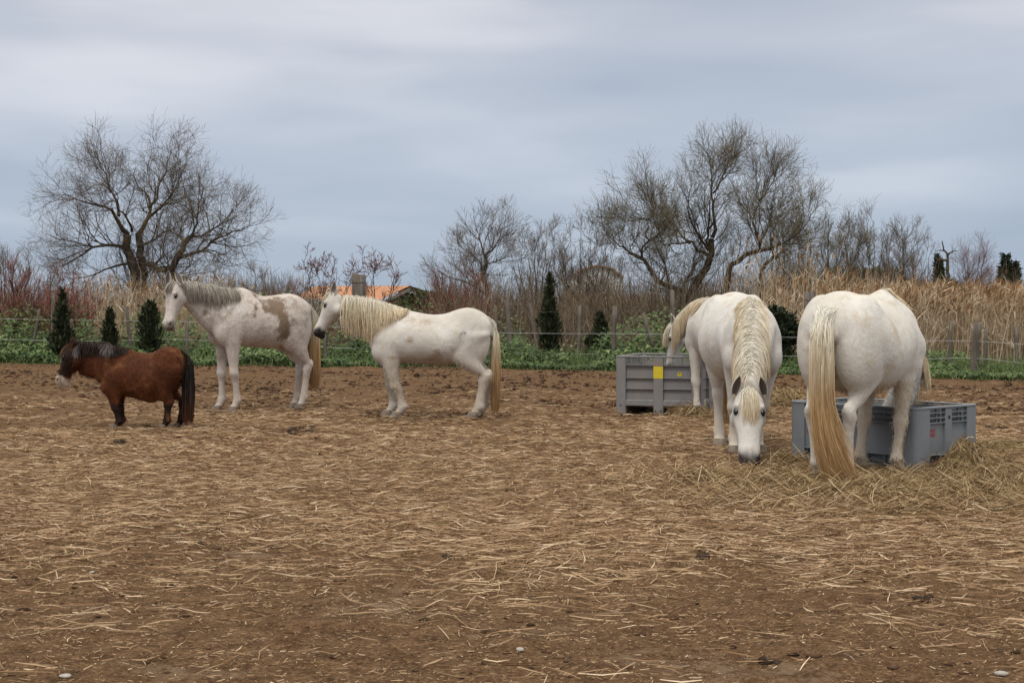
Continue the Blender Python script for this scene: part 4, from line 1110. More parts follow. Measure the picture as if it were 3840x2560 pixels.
    for s, ed in ((1, g('ear_l', None)), (-1, g('ear_r_dir', None))):
        d = np.array(ed, float) if ed is not None else (-h * .75 + f * .25 + sv * s * .30)
        d = d / np.linalg.norm(d)
        fc = np.array(g('ear_face', f), float) + sv * s * g('ear_out', .55); fc = fc - fc.dot(d) * d; fc /= np.linalg.norm(fc); sd2 = np.cross(d, fc)
        b0 = pl + h * .045 * Lh + sv * s * g('ear_gap', .052) * q + f * .012 * q
        nt, na = 9, 9
        tq = np.linspace(-.12, 1, nt); rad = er_ * np.interp(tq, [-.12, .1, .35, .65, .9, 1.0], [.72, .92, 1.05, .82, .32, .04])
        aa = np.linspace(-2.05, 2.05, na)
        for layer, (dr, inn_) in enumerate(((1.0, 0), (.80, 1))):
            for i in range(nt):
                for j in range(na):
                    open_ = aa[j] * np.interp(tq[i], [0, .5, 1], [1.2, .95, .8])
                    EV.append(b0 + d * el_ * tq[i] + (-fc * math.cos(open_) + sd2 * math.sin(open_)) * rad[i] * dr + fc * .012 * q * tq[i] + (fc * .004 * q if inn_ else 0)); Ein.append(float(inn_) * .9 * (1 - .35 * abs(aa[j]) / 2.05))
            o = base_n + layer * nt * na
            for i in range(nt - 1):
                for j in range(na - 1):
                    a_ = o + i * na + j; qd = [a_, a_ + 1, a_ + na + 1, a_ + na]
                    EQ.append(qd[::-1] if layer else qd)
        o1, o2 = base_n, base_n + nt * na
        for i in range(nt - 1):
            for j in (0, na - 1):
                EQ.append([o1 + i * na + j, o1 + (i + 1) * na + j, o2 + (i + 1) * na + j, o2 + i * na + j])
        base_n += 2 * nt * na
    V2 = np.concatenate([V, np.array(EV)]); Q2 = np.concatenate([Q, np.array(EQ)])
    for kx_ in A: A[kx_] = np.concatenate([A[kx_], np.zeros(len(EV))])
    A["inner"][nv:] = np.array(Ein) * g('ear_inner', 1.0)
    if 'ear_patch' in P: A["patch"][nv:] = P['ear_patch']
    bme = mk_mesh("body", V2, Q2, None, True, A)
    body = mk_obj("body", bme, P['coat'], root)
    bpy.data.meshes.remove(me)
    bvh = BVHTree.FromPolygons([tuple(v) for v in V], [tuple(int(z) for z in qd) for qd in Q])
    # eyes
    for s in (1, -1):
        c0 = pl + h * .325 * Lh + f * .036 * q + sv * s * .16 * q
        hit = bvh.ray_cast(Vector(c0), Vector(-sv * s))[0]
        c = np.array(hit) if hit is not None else c0 - sv * s * .06
        c = c - sv * s * .006 * q
        em = Matrix((( *(h * .025 * q), ), ( *(f * .017 * q), ), ( *(sv * .018 * q), ))).transposed().to_4x4(); em.translation = Vector(c)
        b2 = bmesh.new(); bmesh.ops.create_uvsphere(b2, u_segments=14, v_segments=9, radius=1.0, matrix=em)
        for fc_ in b2.faces: fc_.smooth = True
        m2 = bpy.data.meshes.new("eye"); b2.to_mesh(m2); b2.free()
        mk_obj("eye", m2, M_eye, root)
    # hooves
    for hx, hyy in hoofs:
        b2 = bmesh.new()
        rr = [(.075, -.012, .049), (.060, -.006, .054), (.03, .006, .060), (.0, .016, .066)]
        C = np.array([[hx + dx * lk, hyy, z_ * lk - .004] for z_, dx, r_ in rr]); r_ = np.array([v[2] for v in rr]) * lk
        loft(b2, C, np.repeat(X3[None], 4, 0), np.repeat(Y3[None], 4, 0), r_ * 1.08, r_ * .88, r_, 16, 1.0)
        bmesh.ops.recalc_face_normals(b2, faces=b2.faces)
        for fc_ in b2.faces: fc_.smooth = True
        m2 = bpy.data.meshes.new("hoof"); b2.to_mesh(m2); b2.free()
        mk_obj("hoof", m2, P.get('hoof', M_hoofp), root)

    def march(roots, dirs, L_, K, off, stiff, grav=0.6, noise=0.10, wave=0.0):
        n_ = len(roots); out = np.empty((n_, K, 3)); out[:, 0] = roots; d = norm(dirs)
        for i in range(1, K):
            d = norm(d * stiff + np.array([0, 0, -grav]) + rng.normal(0, noise, (n_, 3)))
            p = out[:, i - 1] + d * (L_ / (K - 1))[:, None]
            for j in range(n_):
                lo_, nr_, _, _ = bvh.find_nearest(Vector(p[j]))
                if lo_ is None: continue
                if (Vector(p[j]) - lo_).dot(nr_) < off[j]:
                    p[j] = np.array(lo_ + nr_ * off[j])
            p[:, 2] = np.maximum(p[:, 2], .012)
            out[:, i] = p; d = norm(out[:, i] - out[:, i - 1] + 1e-9)
        if wave:
            ph = rng.uniform(0, 6.28, n_)[:, None] + np.linspace(0, 9, K)[None, :]
            out = out + np.stack([np.sin(ph), np.cos(ph * .9), 0 * ph], -1) * wave * np.linspace(0, 1, K)[None, :, None]
        return out
    def hair(nm, P_, r, mat, K, order=None, size=12, clump=.6):
        n_ = len(P_)
        if order is not None:
            # locks: neighbouring strands draw together towards their tips
            o_ = np.argsort(order); pull = clump * np.linspace(0, 1, K)[None, :, None] ** .8
            for b_ in range(0, n_, size):
                ix_ = o_[b_:b_ + size]; P_[ix_] += (P_[ix_].mean(0, keepdims=True) - P_[ix_]) * pull
        # a little frizz everywhere, a few hairs straying from the rest
        stray = np.where(rng.uniform(size=n_) < .07, 3.5, 1.0)[:, None, None]
        P_ = P_ + np.cumsum(rng.normal(0, .0014, P_.shape), 1) * stray * np.linspace(0, 1, K)[None, :, None]
        prof = np.interp(np.linspace(0, 1, K), [0, .15, .75, 1], [.8, 1, .8, .12])
        V_, Q_, A_ = tubes(P_, 1.05 * r * rng.uniform(.6, 1.3, n_)[:, None] * prof[None], 2, None,
                           {"along": np.repeat(np.linspace(0, 1, K)[None], n_, 0), "tint": rng.uniform(0, 1, n_)})
        return mk_obj(nm, mk_mesh(nm, V_, Q_, None, True, A_), mat, root)
    # mane: clumped locks along the crest
    m = g('mane')
    if m:
        crest = nc + up * ntop[:, None]
        # from the withers to the poll
        cr_ = np.concatenate([crest, [pl + h * .02 * Lh + f * .04 * q]])
        n_, K = m['n'], 9
        s_ = rng.uniform(m.get('s0', .10), m.get('s1', .96), n_)
        i = np.minimum((s_ * (len(cr_) - 1)).astype(int), len(cr_) - 2); fr = (s_ * (len(cr_) - 1) - i)[:, None]
        rt = cr_[i] * (1 - fr) + cr_[i + 1] * fr
        iu = np.minimum(i, NK - 1); u_, sd3 = up[iu], sd_[iu]
        side = m['side'] * np.where(rng.uniform(size=n_) < m.get('both', .04), -1, 1)
        rt = rt + sd3 * (rng.normal(0, .012, n_) * ks)[:, None] + u_ * -.012
        clump = np.repeat(rng.normal(0, 1, (n_ // 6 + 1, 3)), 6, 0)[rng.permutation(n_ // 6 * 6 + 6)[:n_]] if False else rng.normal(0, 1, (n_, 3))
        dr = sd3 * (side * .55)[:, None] + u_ * (m.get('rise', .55) * (1 + m.get('tuft', 0) * np.maximum(1 - s_ / .2, 0)))[:, None] + clump * .16
        L_ = np.interp(s_, m['ls'], m['lv']) * rng.uniform(.5, 1.15, n_)
        hp = march(rt, dr, L_, K, rng.uniform(.006, m.get('thick', .03), n_) * ks, m.get('stiff', .62), m.get('grav', .55), .07, m.get('wave', .004))
        hair("mane", hp, m.get('r', .0032), m['mat'], K, s_ + 10 * (side > 0) + rng.normal(0, .004, n_), m.get('lock', 12), m.get('clump', .45))
    fl = g('forelock')
    if fl:
        n_, K = fl['n'], 7
        rt = pl + h * .03 * Lh + f * .035 * q + rng.normal(0, fl.get('wid', .016), (n_, 3)) * q
        dr = np.repeat((f * .8 + h * .4)[None], n_, 0) + sv * rng.normal(fl.get('skew', 0), fl.get('sp', .35), n_)[:, None]
        hp = march(rt, dr, rng.uniform(.6, 1.05, n_) * fl['len'], K, rng.uniform(.004, .022, n_), .6, .5, .06, .003)
        hair("forelock", hp, fl.get('r', .0028), fl['mat'], K, rng.uniform(size=n_), 14, .35)
    tl = g('tail')
    if tl:
        n_, K = tl['n'], 12
        D0 = np.array([xr + .045 * ks, 0, dz - .005 * ks])
        dk = resample(np.array([D0 + [.0, 0, .012 * ks], D0 + [-.055 * ks, 0, -.005], D0 + [-.10 * ks, 0, -.10 * ks], D0 + [-.105 * ks, 0, -.30 * ks]]), 12)
        s_ = rng.beta(1.0, 1.6, n_); i = np.minimum((s_ * 11).astype(int), 10); fr = (s_ * 11 - i)[:, None]
        rt = dk[i] * (1 - fr) + dk[i + 1] * fr + rng.normal(0, 1, (n_, 3)) * ks * np.array([.006, .030, .006])
        rad = np.sqrt(rng.uniform(0, 1, n_)); an = rng.uniform(0, 6.283, n_)
        wy, wx = tl.get('wy', .075), tl.get('wx', .045)
        oy, ox = rad * np.cos(an) * wy + tl.get('shift', 0), rad * np.sin(an) * wx
        ze = tl['end'] + np.abs(rng.normal(0, tl.get('rag', .06), n_)) + .25 * (rng.uniform(size=n_) < .15) * rng.uniform(0, 1, n_)
        tq = np.linspace(0, 1, K)[None]
        w_ = sstep(0, .14, tq)
        wid = np.interp(tq, [0, .3, .6, .9, 1], tl.get('wid', [.5, 1, 1.05, .95, .75]))
        X = rt[:, :1] + (dk[-1][0] - tl.get('back', .0) + ox[:, None] * wid - rt[:, :1]) * w_
        Y = rt[:, 1:2] + (oy[:, None] * wid - rt[:, 1:2]) * w_
        Z = rt[:, 2:3] + (ze[:, None] - rt[:, 2:3]) * tq
        sw = np.array(tl.get('sweep', (0, 0)))
        sg = rng.uniform(.2, 1.0, n_)[:, None] * np.maximum(tq - .45, 0) ** 2 / .3
        X = X + sw[0] * sg; Y = Y + sw[1] * sg
        ph = rng.uniform(0, 6.28, (n_, 1)) + tq * 7
        hp = np.stack([X + .004 * np.sin(ph), Y + .006 * np.cos(ph * .8), np.maximum(Z, .01)], -1)
        # keep it off the buttocks
        for j in range(n_):
            for i2 in range(0, K):
                p = Vector(hp[j, i2]); lo_, nr_, _, ds_ = bvh.find_nearest(p)
                if lo_ is not None and ds_ < .25 and (p - lo_).dot(nr_) < .008: hp[j, i2] = np.array(lo_ + nr_ * (.004 + (.008 if i2 < 2 else .014) * rng.uniform()))
        hair("tail", hp, tl.get('r', .0027), tl['mat'], K, an + rng.normal(0, .05, n_), 16, .35)
    fz_ = g('fuzz')
    if fz_:
        # longer winter coat: short hairs standing a little off the skin
        n_ = fz_['n']
        tri = V[Q].mean(1); e1, e2 = V[Q[:, 1]] - V[Q[:, 0]], V[Q[:, 3]] - V[Q[:, 0]]
        nr = norm(np.cross(e1, e2))
        wt_ = fz_['where'](tri); wt_ = wt_ / wt_.sum()
        ix = rng.choice(len(tri), n_, p=wt_)
        lay = norm(np.array([-.5, 0, -.8]) + rng.normal(0, .25, (n_, 3)))
        d = norm(nr[ix] * fz_.get('lift', .55) + lay * .8)
        L_ = fz_['len'] * rng.uniform(.5, 1.2, n_)
        p0 = tri[ix] + rng.normal(0, .005, (n_, 3)) - nr[ix] * .002
        Pz = np.stack([p0, p0 + d * (L_ * .5)[:, None], p0 + d * (L_ * .5)[:, None] + norm(d + lay * .6) * (L_ * .5)[:, None]], 1)
        V_, Q_, A_ = tubes(Pz, fz_.get('r', .0016) * np.array([1, .8, .1])[None] * np.ones((n_, 1)), 2, None, {"along": np.repeat(np.array([[0, .5, 1]]), n_, 0), "tint": rng.uniform(0, 1, n_)})
        # the hair takes the coat's own markings
        from_v = Q[ix, 0]
        for kx_ in ("patch", "muz", "mud", "soil"):
            A_[kx_] = np.repeat(A[kx_][from_v], 6)
        mk_obj("winter_coat", mk_mesh("winter_coat", V_, Q_, None, False, A_), fz_.get('mat', P['coat']), root)["kind"] = "stuff"
    tag(root, label, g('cat', 'horse'))
    return root

WHITE_LO, WHITE_HI = (0.54, 0.50, 0.45), (0.70, 0.675, 0.64)
TAN = (0.44, 0.345, 0.24)
cream = hair_mat("cream_mane", [(0, (0.82, 0.78, 0.68)), (0.5, (0.78, 0.69, 0.53)), (1, (0.66, 0.52, 0.34))], 0.78)
cream_y = hair_mat("yellowed_mane", [(0, (0.84, 0.80, 0.71)), (0.45, (0.76, 0.66, 0.48)), (1, (0.60, 0.46, 0.29))], 0.75)
tail_g = hair_mat("golden_tail", [(0, (0.92, 0.89, 0.81)), (0.08, (0.90, 0.85, 0.74)), (0.25, (0.77, 0.67, 0.49)), (0.5, (0.56, 0.375, 0.19)), (1, (0.46, 0.275, 0.12))], 0.72)
grey_m = hair_mat("grey_mane", [(0, (0.72, 0.68, 0.60)), (0.35, (0.50, 0.45, 0.39)), (0.75, (0.30, 0.25, 0.21)), (1, (0.36, 0.30, 0.24))], 0.35)
dark_m = hair_mat("dark_mane", [(0, (0.055, 0.022, 0.012)), (0.6, (0.030, 0.017, 0.012)), (1, (0.05, 0.035, 0.028))], 0.4)
dark_t = hair_mat("dark_tail", [(0, (0.040, 0.018, 0.010)), (0.3, (0.020, 0.014, 0.012)), (0.6, (0.045, 0.027, 0.020)), (1, (0.15, 0.055, 0.022))], 0.4)
silver_m = hair_mat("silver_lock", [(0, (0.05, 0.035, 0.028)), (0.5, (0.16, 0.14, 0.13)), (1, (0.34, 0.32, 0.31))], 0.5)

def ell(V, c, r): return np.exp(-((((V - np.array(c)) / np.array(r)) ** 2).sum(1)))

# --- the spotted horse, three-quarter view, head to the left
def masksA(V):
    x, y, z = V.T
    side = sstep(.05, .15, y)
    wob = .10 * (fbm(x * 9, z * 9, 41) - .5) * 2
    patch = np.zeros(len(V))
    band = np.exp(-((x + .17 + .34 * (1.15 - z) + wob) / .125) ** 2) * sstep(.84, .93, z + wob) * sstep(1.47, 1.36, z) * side
    band2 = ell(V, (-.13, .20, 1.37), (.19, .16, .08)) * .9
    spots = .9 * ell(V, (.15, .28, 1.27), (.035, .2, .05)) + .8 * ell(V, (.17, .28, 1.17), (.03, .2, .06)) + .8 * ell(V, (.02, .3, 1.27), (.03, .2, .07)) + .7 * ell(V, (-.05, .3, .86), (.14, .2, .04)) + .8 * ell(V, (.10, .1, 1.44), (.05, .1, .05))
    neck = .9 * ell(V, (.76, .09, 1.22), (.06, .10, .06))
    mud = np.clip(1.15 * np.maximum(band, band2) + spots + neck, 0, 1.1)
    soil = .65 * sstep(.55, .30, z) + .55 * ell(V, (-.6, 0, .85), (.2, .3, .25))
    return {"mud": mud, "soil": np.clip(soil, 0, 1)}
coatA = coat_mat("flea_bitten_coat", (0.53, 0.47, 0.425), (0.70, 0.66, 0.62), (0.38, 0.31, 0.25), (0.16, 0.12, 0.11), mud=(0.105, 0.064, 0.033), speck=(0.24, 0.155, 0.12))
aA = R_(35)
locA = at(972, HY, 18.55); locA[2] = 0
horse("standing_horse", "tall flea-bitten white horse with a brown mud patch on its flank, behind the pony", locA, math.pi + aA, dict(
    ks=1.07, xf=.66, xr=-.67, wz=1.53, bz=1.425, cz=1.455, dz=1.32, lz=.80, gz=.765, fz=.90, pz=1.06, hs=.225, hw=.285, hr=.265,
    fore=[(.42, .145), (.50, -.14)], hind=[(-.50, .12), (-.52, -.10)], knee_z=.47, hock_z=.54, lk=.98, ex=.42, stx=-.33, stz=.93,
    neck=[((.30, 0, 1.50), (.62, 0, .93)), ((.48, 0, 1.52), (.73, 0, 1.01)), ((.66, 0, 1.555), (.83, 0, 1.12)), ((.84, .01, 1.585), (.92, .01, 1.22)), ((1.03, .02, 1.595), (1.00, .02, 1.30))],
    poll=(1.10, .03, 1.575), muzzle=(1.245, .11, 1.02), face=(1, .33, .25), hk=1.14, muz0=.80, muz1=1.05, eyeskin=.55,
    ear_len=.155, ear_gap=.10, ear_l=(.0, .06, 1), ear_r_dir=(.30, -.55, 1), ear_face=(.5, .8, 0), ear_out=.35, masks=masksA, coat=coatA, hoof=M_hoof,
    mane=dict(n=1300, side=1, ls=[0, .5, 1], lv=[.24, .38, .30], mat=grey_m, r=.0025, thick=.018, rise=.25, wave=.001, s0=.02, clump=.3), forelock=dict(n=90, len=.20, mat=grey_m),
    tail=dict(n=1100, end=.22, mat=tail_g, wy=.085, wx=.085, back=.03)))

# --- the sturdy white horse in profile
def masksB(V):
    x, y, z = V.T
    belly = sstep(.76, .60, z) * sstep(-.42, -.2, x) * sstep(.55, .40, x)
    st = .9 * ell(V, (.22, .30, .90), (.07, .15, .06)) + .8 * ell(V, (.02, .22, 1.12), (.10, .2, .05)) + .75 * ell(V, (-.12, .3, .76), (.12, .2, .06)) + .6 * ell(V, (-.02, .3, .68), (.14, .2, .04)) + .7 * ell(V, (.40, .2, .70), (.10, .15, .03))
    brand = (y > .05) * np.clip(.75 * np.exp(-((x + .40) / .032) ** 2 - ((z - .965) / .03) ** 2) + .55 * np.exp(-((np.hypot((x + .405) / .055, (z - .935) / .062) - 1) / .30) ** 2), 0, 1)
    soil = .75 * sstep(.62, .35, z) * (1 - belly) + .5 * sstep(.95, .65, z) + .4 * ell(V, (.15, .2, 1.1), (.3, .3, .2))
    return {"mud": np.clip(.60 * belly + st * .95, 0, 1), "soil": np.clip(soil, 0, 1), "brand": brand}
coatB = coat_mat("white_coat_dusty", WHITE_LO, WHITE_HI, (0.46, 0.385, 0.295), (0.022, 0.019, 0.019), mud=(0.235, 0.165, 0.105))
locB = at(1612, HY, 17.3); locB[2] = 0
horse("standing_horse", "sturdy white horse with a long cream mane standing side-on behind the spotted horse's tail", locB, math.pi, dict(
    ks=.96, xf=.70, xr=-.71, wz=1.245, bz=1.195, cz=1.275, dz=1.14, lz=.63, gz=.60, fz=.69, pz=.88, hs=.25, hw=.33, hr=.285,
    fore=[(.37, .14), (.50, -.13)], hind=[(-.51, .15), (-.56, -.13)], knee_z=.36, hock_z=.475, lk=1.22, ex=.47, stx=-.33, stz=.70, hock_back=.055,
    neck=[((.28, 0, 1.235), (.64, 0, .80)), ((.43, 0, 1.295), (.72, 0, .89)), ((.60, 0, 1.36), (.80, 0, .975)), ((.77, 0, 1.40), (.89, 0, 1.04)), ((.95, 0, 1.425), (.985, 0, 1.085))],
    poll=(1.085, 0, 1.44), muzzle=(1.32, 0, .95), face=(1, 0, .4), hk=1.24, muz0=.76, muz1=.88, muz_top=.025, ear_len=.125, ear_l=(.05, .10, 1), ear_r_dir=(-.1, -.12, 1), ear_face=(.2, 1, 0), ear_out=0.2,
    masks=masksB, coat=coatB, mane=dict(n=2300, side=1, ls=[0, .25, .6, 1], lv=[.14, .30, .60, .52], mat=cream_y, r=.0025, thick=.03, both=.10, wave=.008, s0=.0, rise=.35), forelock=dict(n=150, len=.26, mat=cream),
    tail=dict(n=1200, end=.04, mat=tail_g, wy=.075, wx=.055, back=-.01), fuzz=dict(n=4500, len=.03, where=lambda p: sstep(.7, .55, p[:, 2]))))

# --- the pony
def masksP(V):
    x, y, z = V.T
    legs = sstep(.34, .20, z)
    head = sstep(.66, .74, x - .35 * (.75 - z)) * sstep(.50, .60, z)
    crest = .75 * sstep(.20, .42, x) * sstep(.62, .84, z)
    return {"patch": np.clip(legs + .95 * head + crest, 0, 1), "soil": .9 * sstep(.42, .30, z) * sstep(.2, -.05, x) * sstep(-.3, -.1, x) * .9 + .5 * ell(V, (.3, 0, .1), (.05, .1, .1))}
coatP = coat_mat("bay_coat", (0.068, 0.0195, 0.0068), (0.132, 0.0400, 0.0125), (0.20, 0.086, 0.034), (0.52, 0.42, 0.34), mud=(0.2, 0.12, 0.07), patch=(0.020, 0.0095, 0.0065), inner=(0.05, 0.03, 0.02))
locP = at(538, HY, 15.6); locP[2] = 0
pony = horse("pony", "small shaggy bay pony with a black tail standing side-on in front of the spotted horse", locP, math.pi, dict(
    cat="pony", ks=.64, xf=.42, xr=-.42, wz=.835, bz=.795, cz=.865, dz=.80, lz=.335, gz=.275, fz=.375, pz=.50, hs=.185, hw=.245, hr=.20,
    fore=[(.275, .10), (.29, -.09)], hind=[(-.225, .10), (-.33, -.10)], knee_z=.215, hock_z=.275, lk=1.30, hock_back=.02, ex=.29, stx=-.16, stz=.40, fet_z=.085,
    neck=[((.17, 0, .82), (.39, 0, .41)), ((.29, 0, .845), (.47, 0, .50)), ((.42, 0, .872), (.53, 0, .53)), ((.55, 0, .885), (.61, 0, .55)), ((.66, 0, .885), (.675, 0, .575))],
    poll=(.725, 0, .865), muzzle=(.875, .0, .475), face=(1, 0, .5), hk=1.5, muz0=.77, muz1=.84, ear_len=.105, ear_l=(-.15, .30, 1), ear_r_dir=(-.2, -.3, 1), ear_patch=.7, vox=.0105, eyeskin=.6,
    masks=masksP, coat=coatP, hoof=M_hoof,
    mane=dict(n=1000, side=-1, ls=[0, .3, 1], lv=[.12, .20, .20], mat=dark_m, r=.0026, thick=.04, both=.45, rise=1.0, grav=.35, s0=.0), forelock=dict(n=170, len=.17, mat=hair_mat("pony_forelock", [(0, (.04, .02, .012)), (.5, (.16, .075, .035)), (1, (.40, .25, .13))], .5)),
    tail=dict(n=900, end=.015, mat=dark_t, wy=.07, wx=.065, back=.01, rag=.09),
    fuzz=dict(n=19000, len=.026, r=.0016, lift=.45, where=lambda p: .35 + sstep(.3, .5, p[:, 2]))))
# the grey lock over the pony's withers
def lock(parent, base, n, L, spread, mat, dirn):
    P_ = np.empty((n, 6, 3)); P_[:, 0] = np.array(base) + rng.normal(0, .01, (n, 3)); d = norm(np.array(dirn) + rng.normal(0, spread, (n, 3)))
    for i in range(1, 6):
        d = norm(d + np.array([0, 0, -.35])); P_[:, i] = P_[:, i - 1] + d * L / 5 * rng.uniform(.7, 1.1, (n, 1))
    V_, Q_, A_ = tubes(P_, np.full((n, 6), .0026) * np.array([1, 1, 1, .8, .5, .1]), 3, None, {"along": np.repeat(np.linspace(0, 1, 6)[None], n, 0), "tint": rng.uniform(0, 1, n)})
    return mk_obj("mane_lock", mk_mesh("mane_lock", V_, Q_, None, True, A_), mat, parent)
lock(pony, (.33, .135, .885), 90, .15, .35, silver_m, (.05, .55, -.3))
lock(pony, (.655, .13, .86), 30, .13, .18, silver_m, (.1, .4, -.6))

# --- the grazing horse facing us
def masksC(V):
    x, y, z = V.T
    soil = .55 * sstep(.55, .30, z) * (x < .9) + .5 * ell(V, (.1, -.34, .95), (.2, .12, .2)) + .4 * ell(V, (-.2, -.1, 1.38), (.4, .2, .1)) + .55 * sstep(.75, .62, z) * (x < .5)
    return {"soil": np.clip(soil, 0, 1), "mud": .42 * ell(V, (-.05, -.1, 1.36), (.25, .12, .06)) + .40 * ell(V, (.12, -.36, .97), (.14, .1, .12))}
coatC = coat_mat("white_coat_clean", (0.58, 0.55, 0.51), (0.72, 0.70, 0.675), (0.52, 0.44, 0.345), (0.040, 0.036, 0.036), mud=(0.36, 0.28, 0.20))
horse("grazing_horse", "white horse grazing head down and facing us between the two grey boxes", (2.05, 13.3, 0), R_(-90), dict(
    ks=1.04, xf=.74, xr=-.74, wz=1.375, bz=1.335, cz=1.41, dz=1.27, lz=.68, gz=.60, fz=.72, pz=.90, hs=.27, hw=.365, hr=.31,
    fore=[(.42, .08), (.47, -.135)], hind=[(-.42, .16), (-.22, -.17)], knee_z=.40, hock_z=.50, lk=1.08, ex=.50, stx=-.32, stz=.78,
    neck=[((.42, 0, 1.35), (.78, 0, .86)), ((.68, -.02, 1.27), (.96, -.05, .73)), ((.96, -.07, 1.10), (1.12, -.09, .64)), ((1.23, -.12, .90), (1.25, -.13, .54)), ((1.45, -.165, .69), (1.38, -.165, .43))],
    poll=(1.535, -.185, .60), muzzle=(1.875, -.235, .045), face=(1, -.08, .5), hk=1.16, ear_gap=.088, muz0=.76, muz1=.98, ear_len=.125, ear_r=.029, ear_l=(.42, .22, .88), ear_r_dir=(.42, -.26, .88), ear_face=(1, 0, -.2), ear_out=.15,
    masks=masksC, coat=coatC, vox=.013, mane=dict(n=2300, side=-1, s1=.90, ls=[0, .25, .6, 1], lv=[.15, .26, .44, .26], mat=cream, r=.0025, thick=.025, both=.10, wave=.006, s0=.0, rise=.25, tuft=8), forelock=dict(n=300, len=.36, mat=cream, wid=.013, sp=.20, r=.0022),
    tail=dict(n=200, end=.1, mat=tail_g)))

# --- the horse with its head in the farther box
coatD = coat_mat("white_coat_soft", (0.56, 0.52, 0.47), (0.69, 0.67, 0.64), (0.50, 0.42, 0.33), (0.05, 0.045, 0.045), mud=(0.3, 0.22, 0.15))
hD = math.atan2(.97, -.25)
horse("feeding_horse", "white horse with its head down in the farther grey box, mostly hidden", (2.378, 17.0, 0), hD, dict(
    ks=1.03, xf=.70, xr=-.72, wz=1.40, bz=1.33, cz=1.37, dz=1.24, lz=.72, gz=.66, fz=.76, pz=.98, hs=.245, hw=.31, hr=.27,
    fore=[(.45, .14), (.40, -.14)], hind=[(-.50, .13), (-.46, -.13)], knee_z=.42, hock_z=.50, lk=1.02, ex=.44, stx=-.30, stz=.80,
    neck=[((.30, 0, 1.38), (.70, 0, .95)), ((.55, 0, 1.375), (.85, 0, 1.0)), ((.80, 0, 1.34), (.98, 0, .98)), ((1.05, 0, 1.26), (1.12, 0, .93)), ((1.27, .01, 1.18), (1.24, .01, .88))],
    poll=(1.40, .02, 1.085), muzzle=(1.53, .06, .50), face=(.35, .95, .1), hk=.95, ear_len=.15, ear_l=(-.05, .25, 1), ear_r_dir=(.1, .10, 1), ear_face=(-.2, 1, 0),
    masks=lambda V: {"soil": .6 * sstep(.6, .3, V[:, 2])}, coat=coatD, mane=dict(n=1500, side=1, ls=[0, .4, 1], lv=[.28, .46, .52], mat=cream_y, r=.0028, thick=.022, both=.03, wave=.001, s0=.05, rise=.12, stiff=.4), forelock=dict(n=120, len=.34, mat=cream),
    tail=dict(n=200, end=.1, mat=tail_g)))

# --- the horse with its tail to us, head in the nearer box
def masksR(V):
    x, y, z = V.T
    belly = sstep(.80, .66, z) * sstep(-.40, -.25, x) * sstep(.45, .3, x)
    soil = .8 * belly + .55 * sstep(.55, .25, z) + .95 * ell(V, (-.26, -.32, 1.12), (.06, .15, .24)) + .6 * ell(V, (-.42, -.12, 1.36), (.15, .10, .06))
    mud = .55 * belly + .52 * ell(V, (-.58, -.13, 1.31), (.10, .06, .05)) + .42 * ell(V, (-.25, -.32, 1.12), (.04, .15, .24)) + .35 * ell(V, (.1, -.3, 1.2), (.12, .15, .1))
    return {"soil": np.clip(soil, 0, 1), "mud": np.clip(mud, 0, 1)}
coatR = coat_mat("white_coat_cream", (0.60, 0.56, 0.50), (0.745, 0.72, 0.68), (0.52, 0.435, 0.33), (0.05, 0.045, 0.045), mud=(0.33, 0.235, 0.14))
hR = math.atan2(.785, .62)
horse("feeding_horse", "white horse seen from behind with a long golden tail, feeding from the nearer grey box", (2.627, 11.034, 0), hR, dict(
    ks=1.02, xf=.68, xr=-.70, wz=1.395, bz=1.315, cz=1.375, dz=1.235, lz=.68, gz=.62, fz=.74, pz=.92, hs=.265, hw=.365, hr=.315,
    fore=[(.22, .135), (.23, -.15)], hind=[(-.50, .13), (-.44, -.075)], knee_z=.41, hock_z=.50, lk=1.0, ex=.33, stx=-.30, stz=.80,
    neck=[((.28, 0, 1.37), (.62, 0, .85)), ((.50, .03, 1.31), (.72, .03, .80)), ((.72, .06, 1.15), (.80, .05, .74)), ((.88, .05, 1.00), (.86, .05, .68)), ((.99, .03, .86), (.88, .05, .62))],
    poll=(.955, .03, .745), muzzle=(.90, .36, .28), face=(.9, .1, .5), hk=.95, ear_len=.14, ear_l=(.5, -.2, .7), ear_r_dir=(.35, -.5, .8),
    masks=masksR, coat=coatR, vox=.013, mane=dict(n=1300, side=-1, ls=[0, .4, 1], lv=[.16, .30, .34], mat=cream_y, r=.0028, thick=.025, both=.3, wave=.003, rise=.4, stiff=.55, s0=.0, tuft=4), forelock=dict(n=100, len=.3, mat=cream),
    tail=dict(n=2600, end=.03, mat=tail_g, wy=.086, wx=.06, r=.0026, back=.03, rag=.05, sweep=(.05, -.20), wid=[1.0, 1.05, 1.05, 1.15, 1.3], shift=-.022),
    fuzz=dict(n=4500, len=.03, where=lambda p: sstep(.74, .62, p[:, 2]) * (p[:, 0] > -.32))))

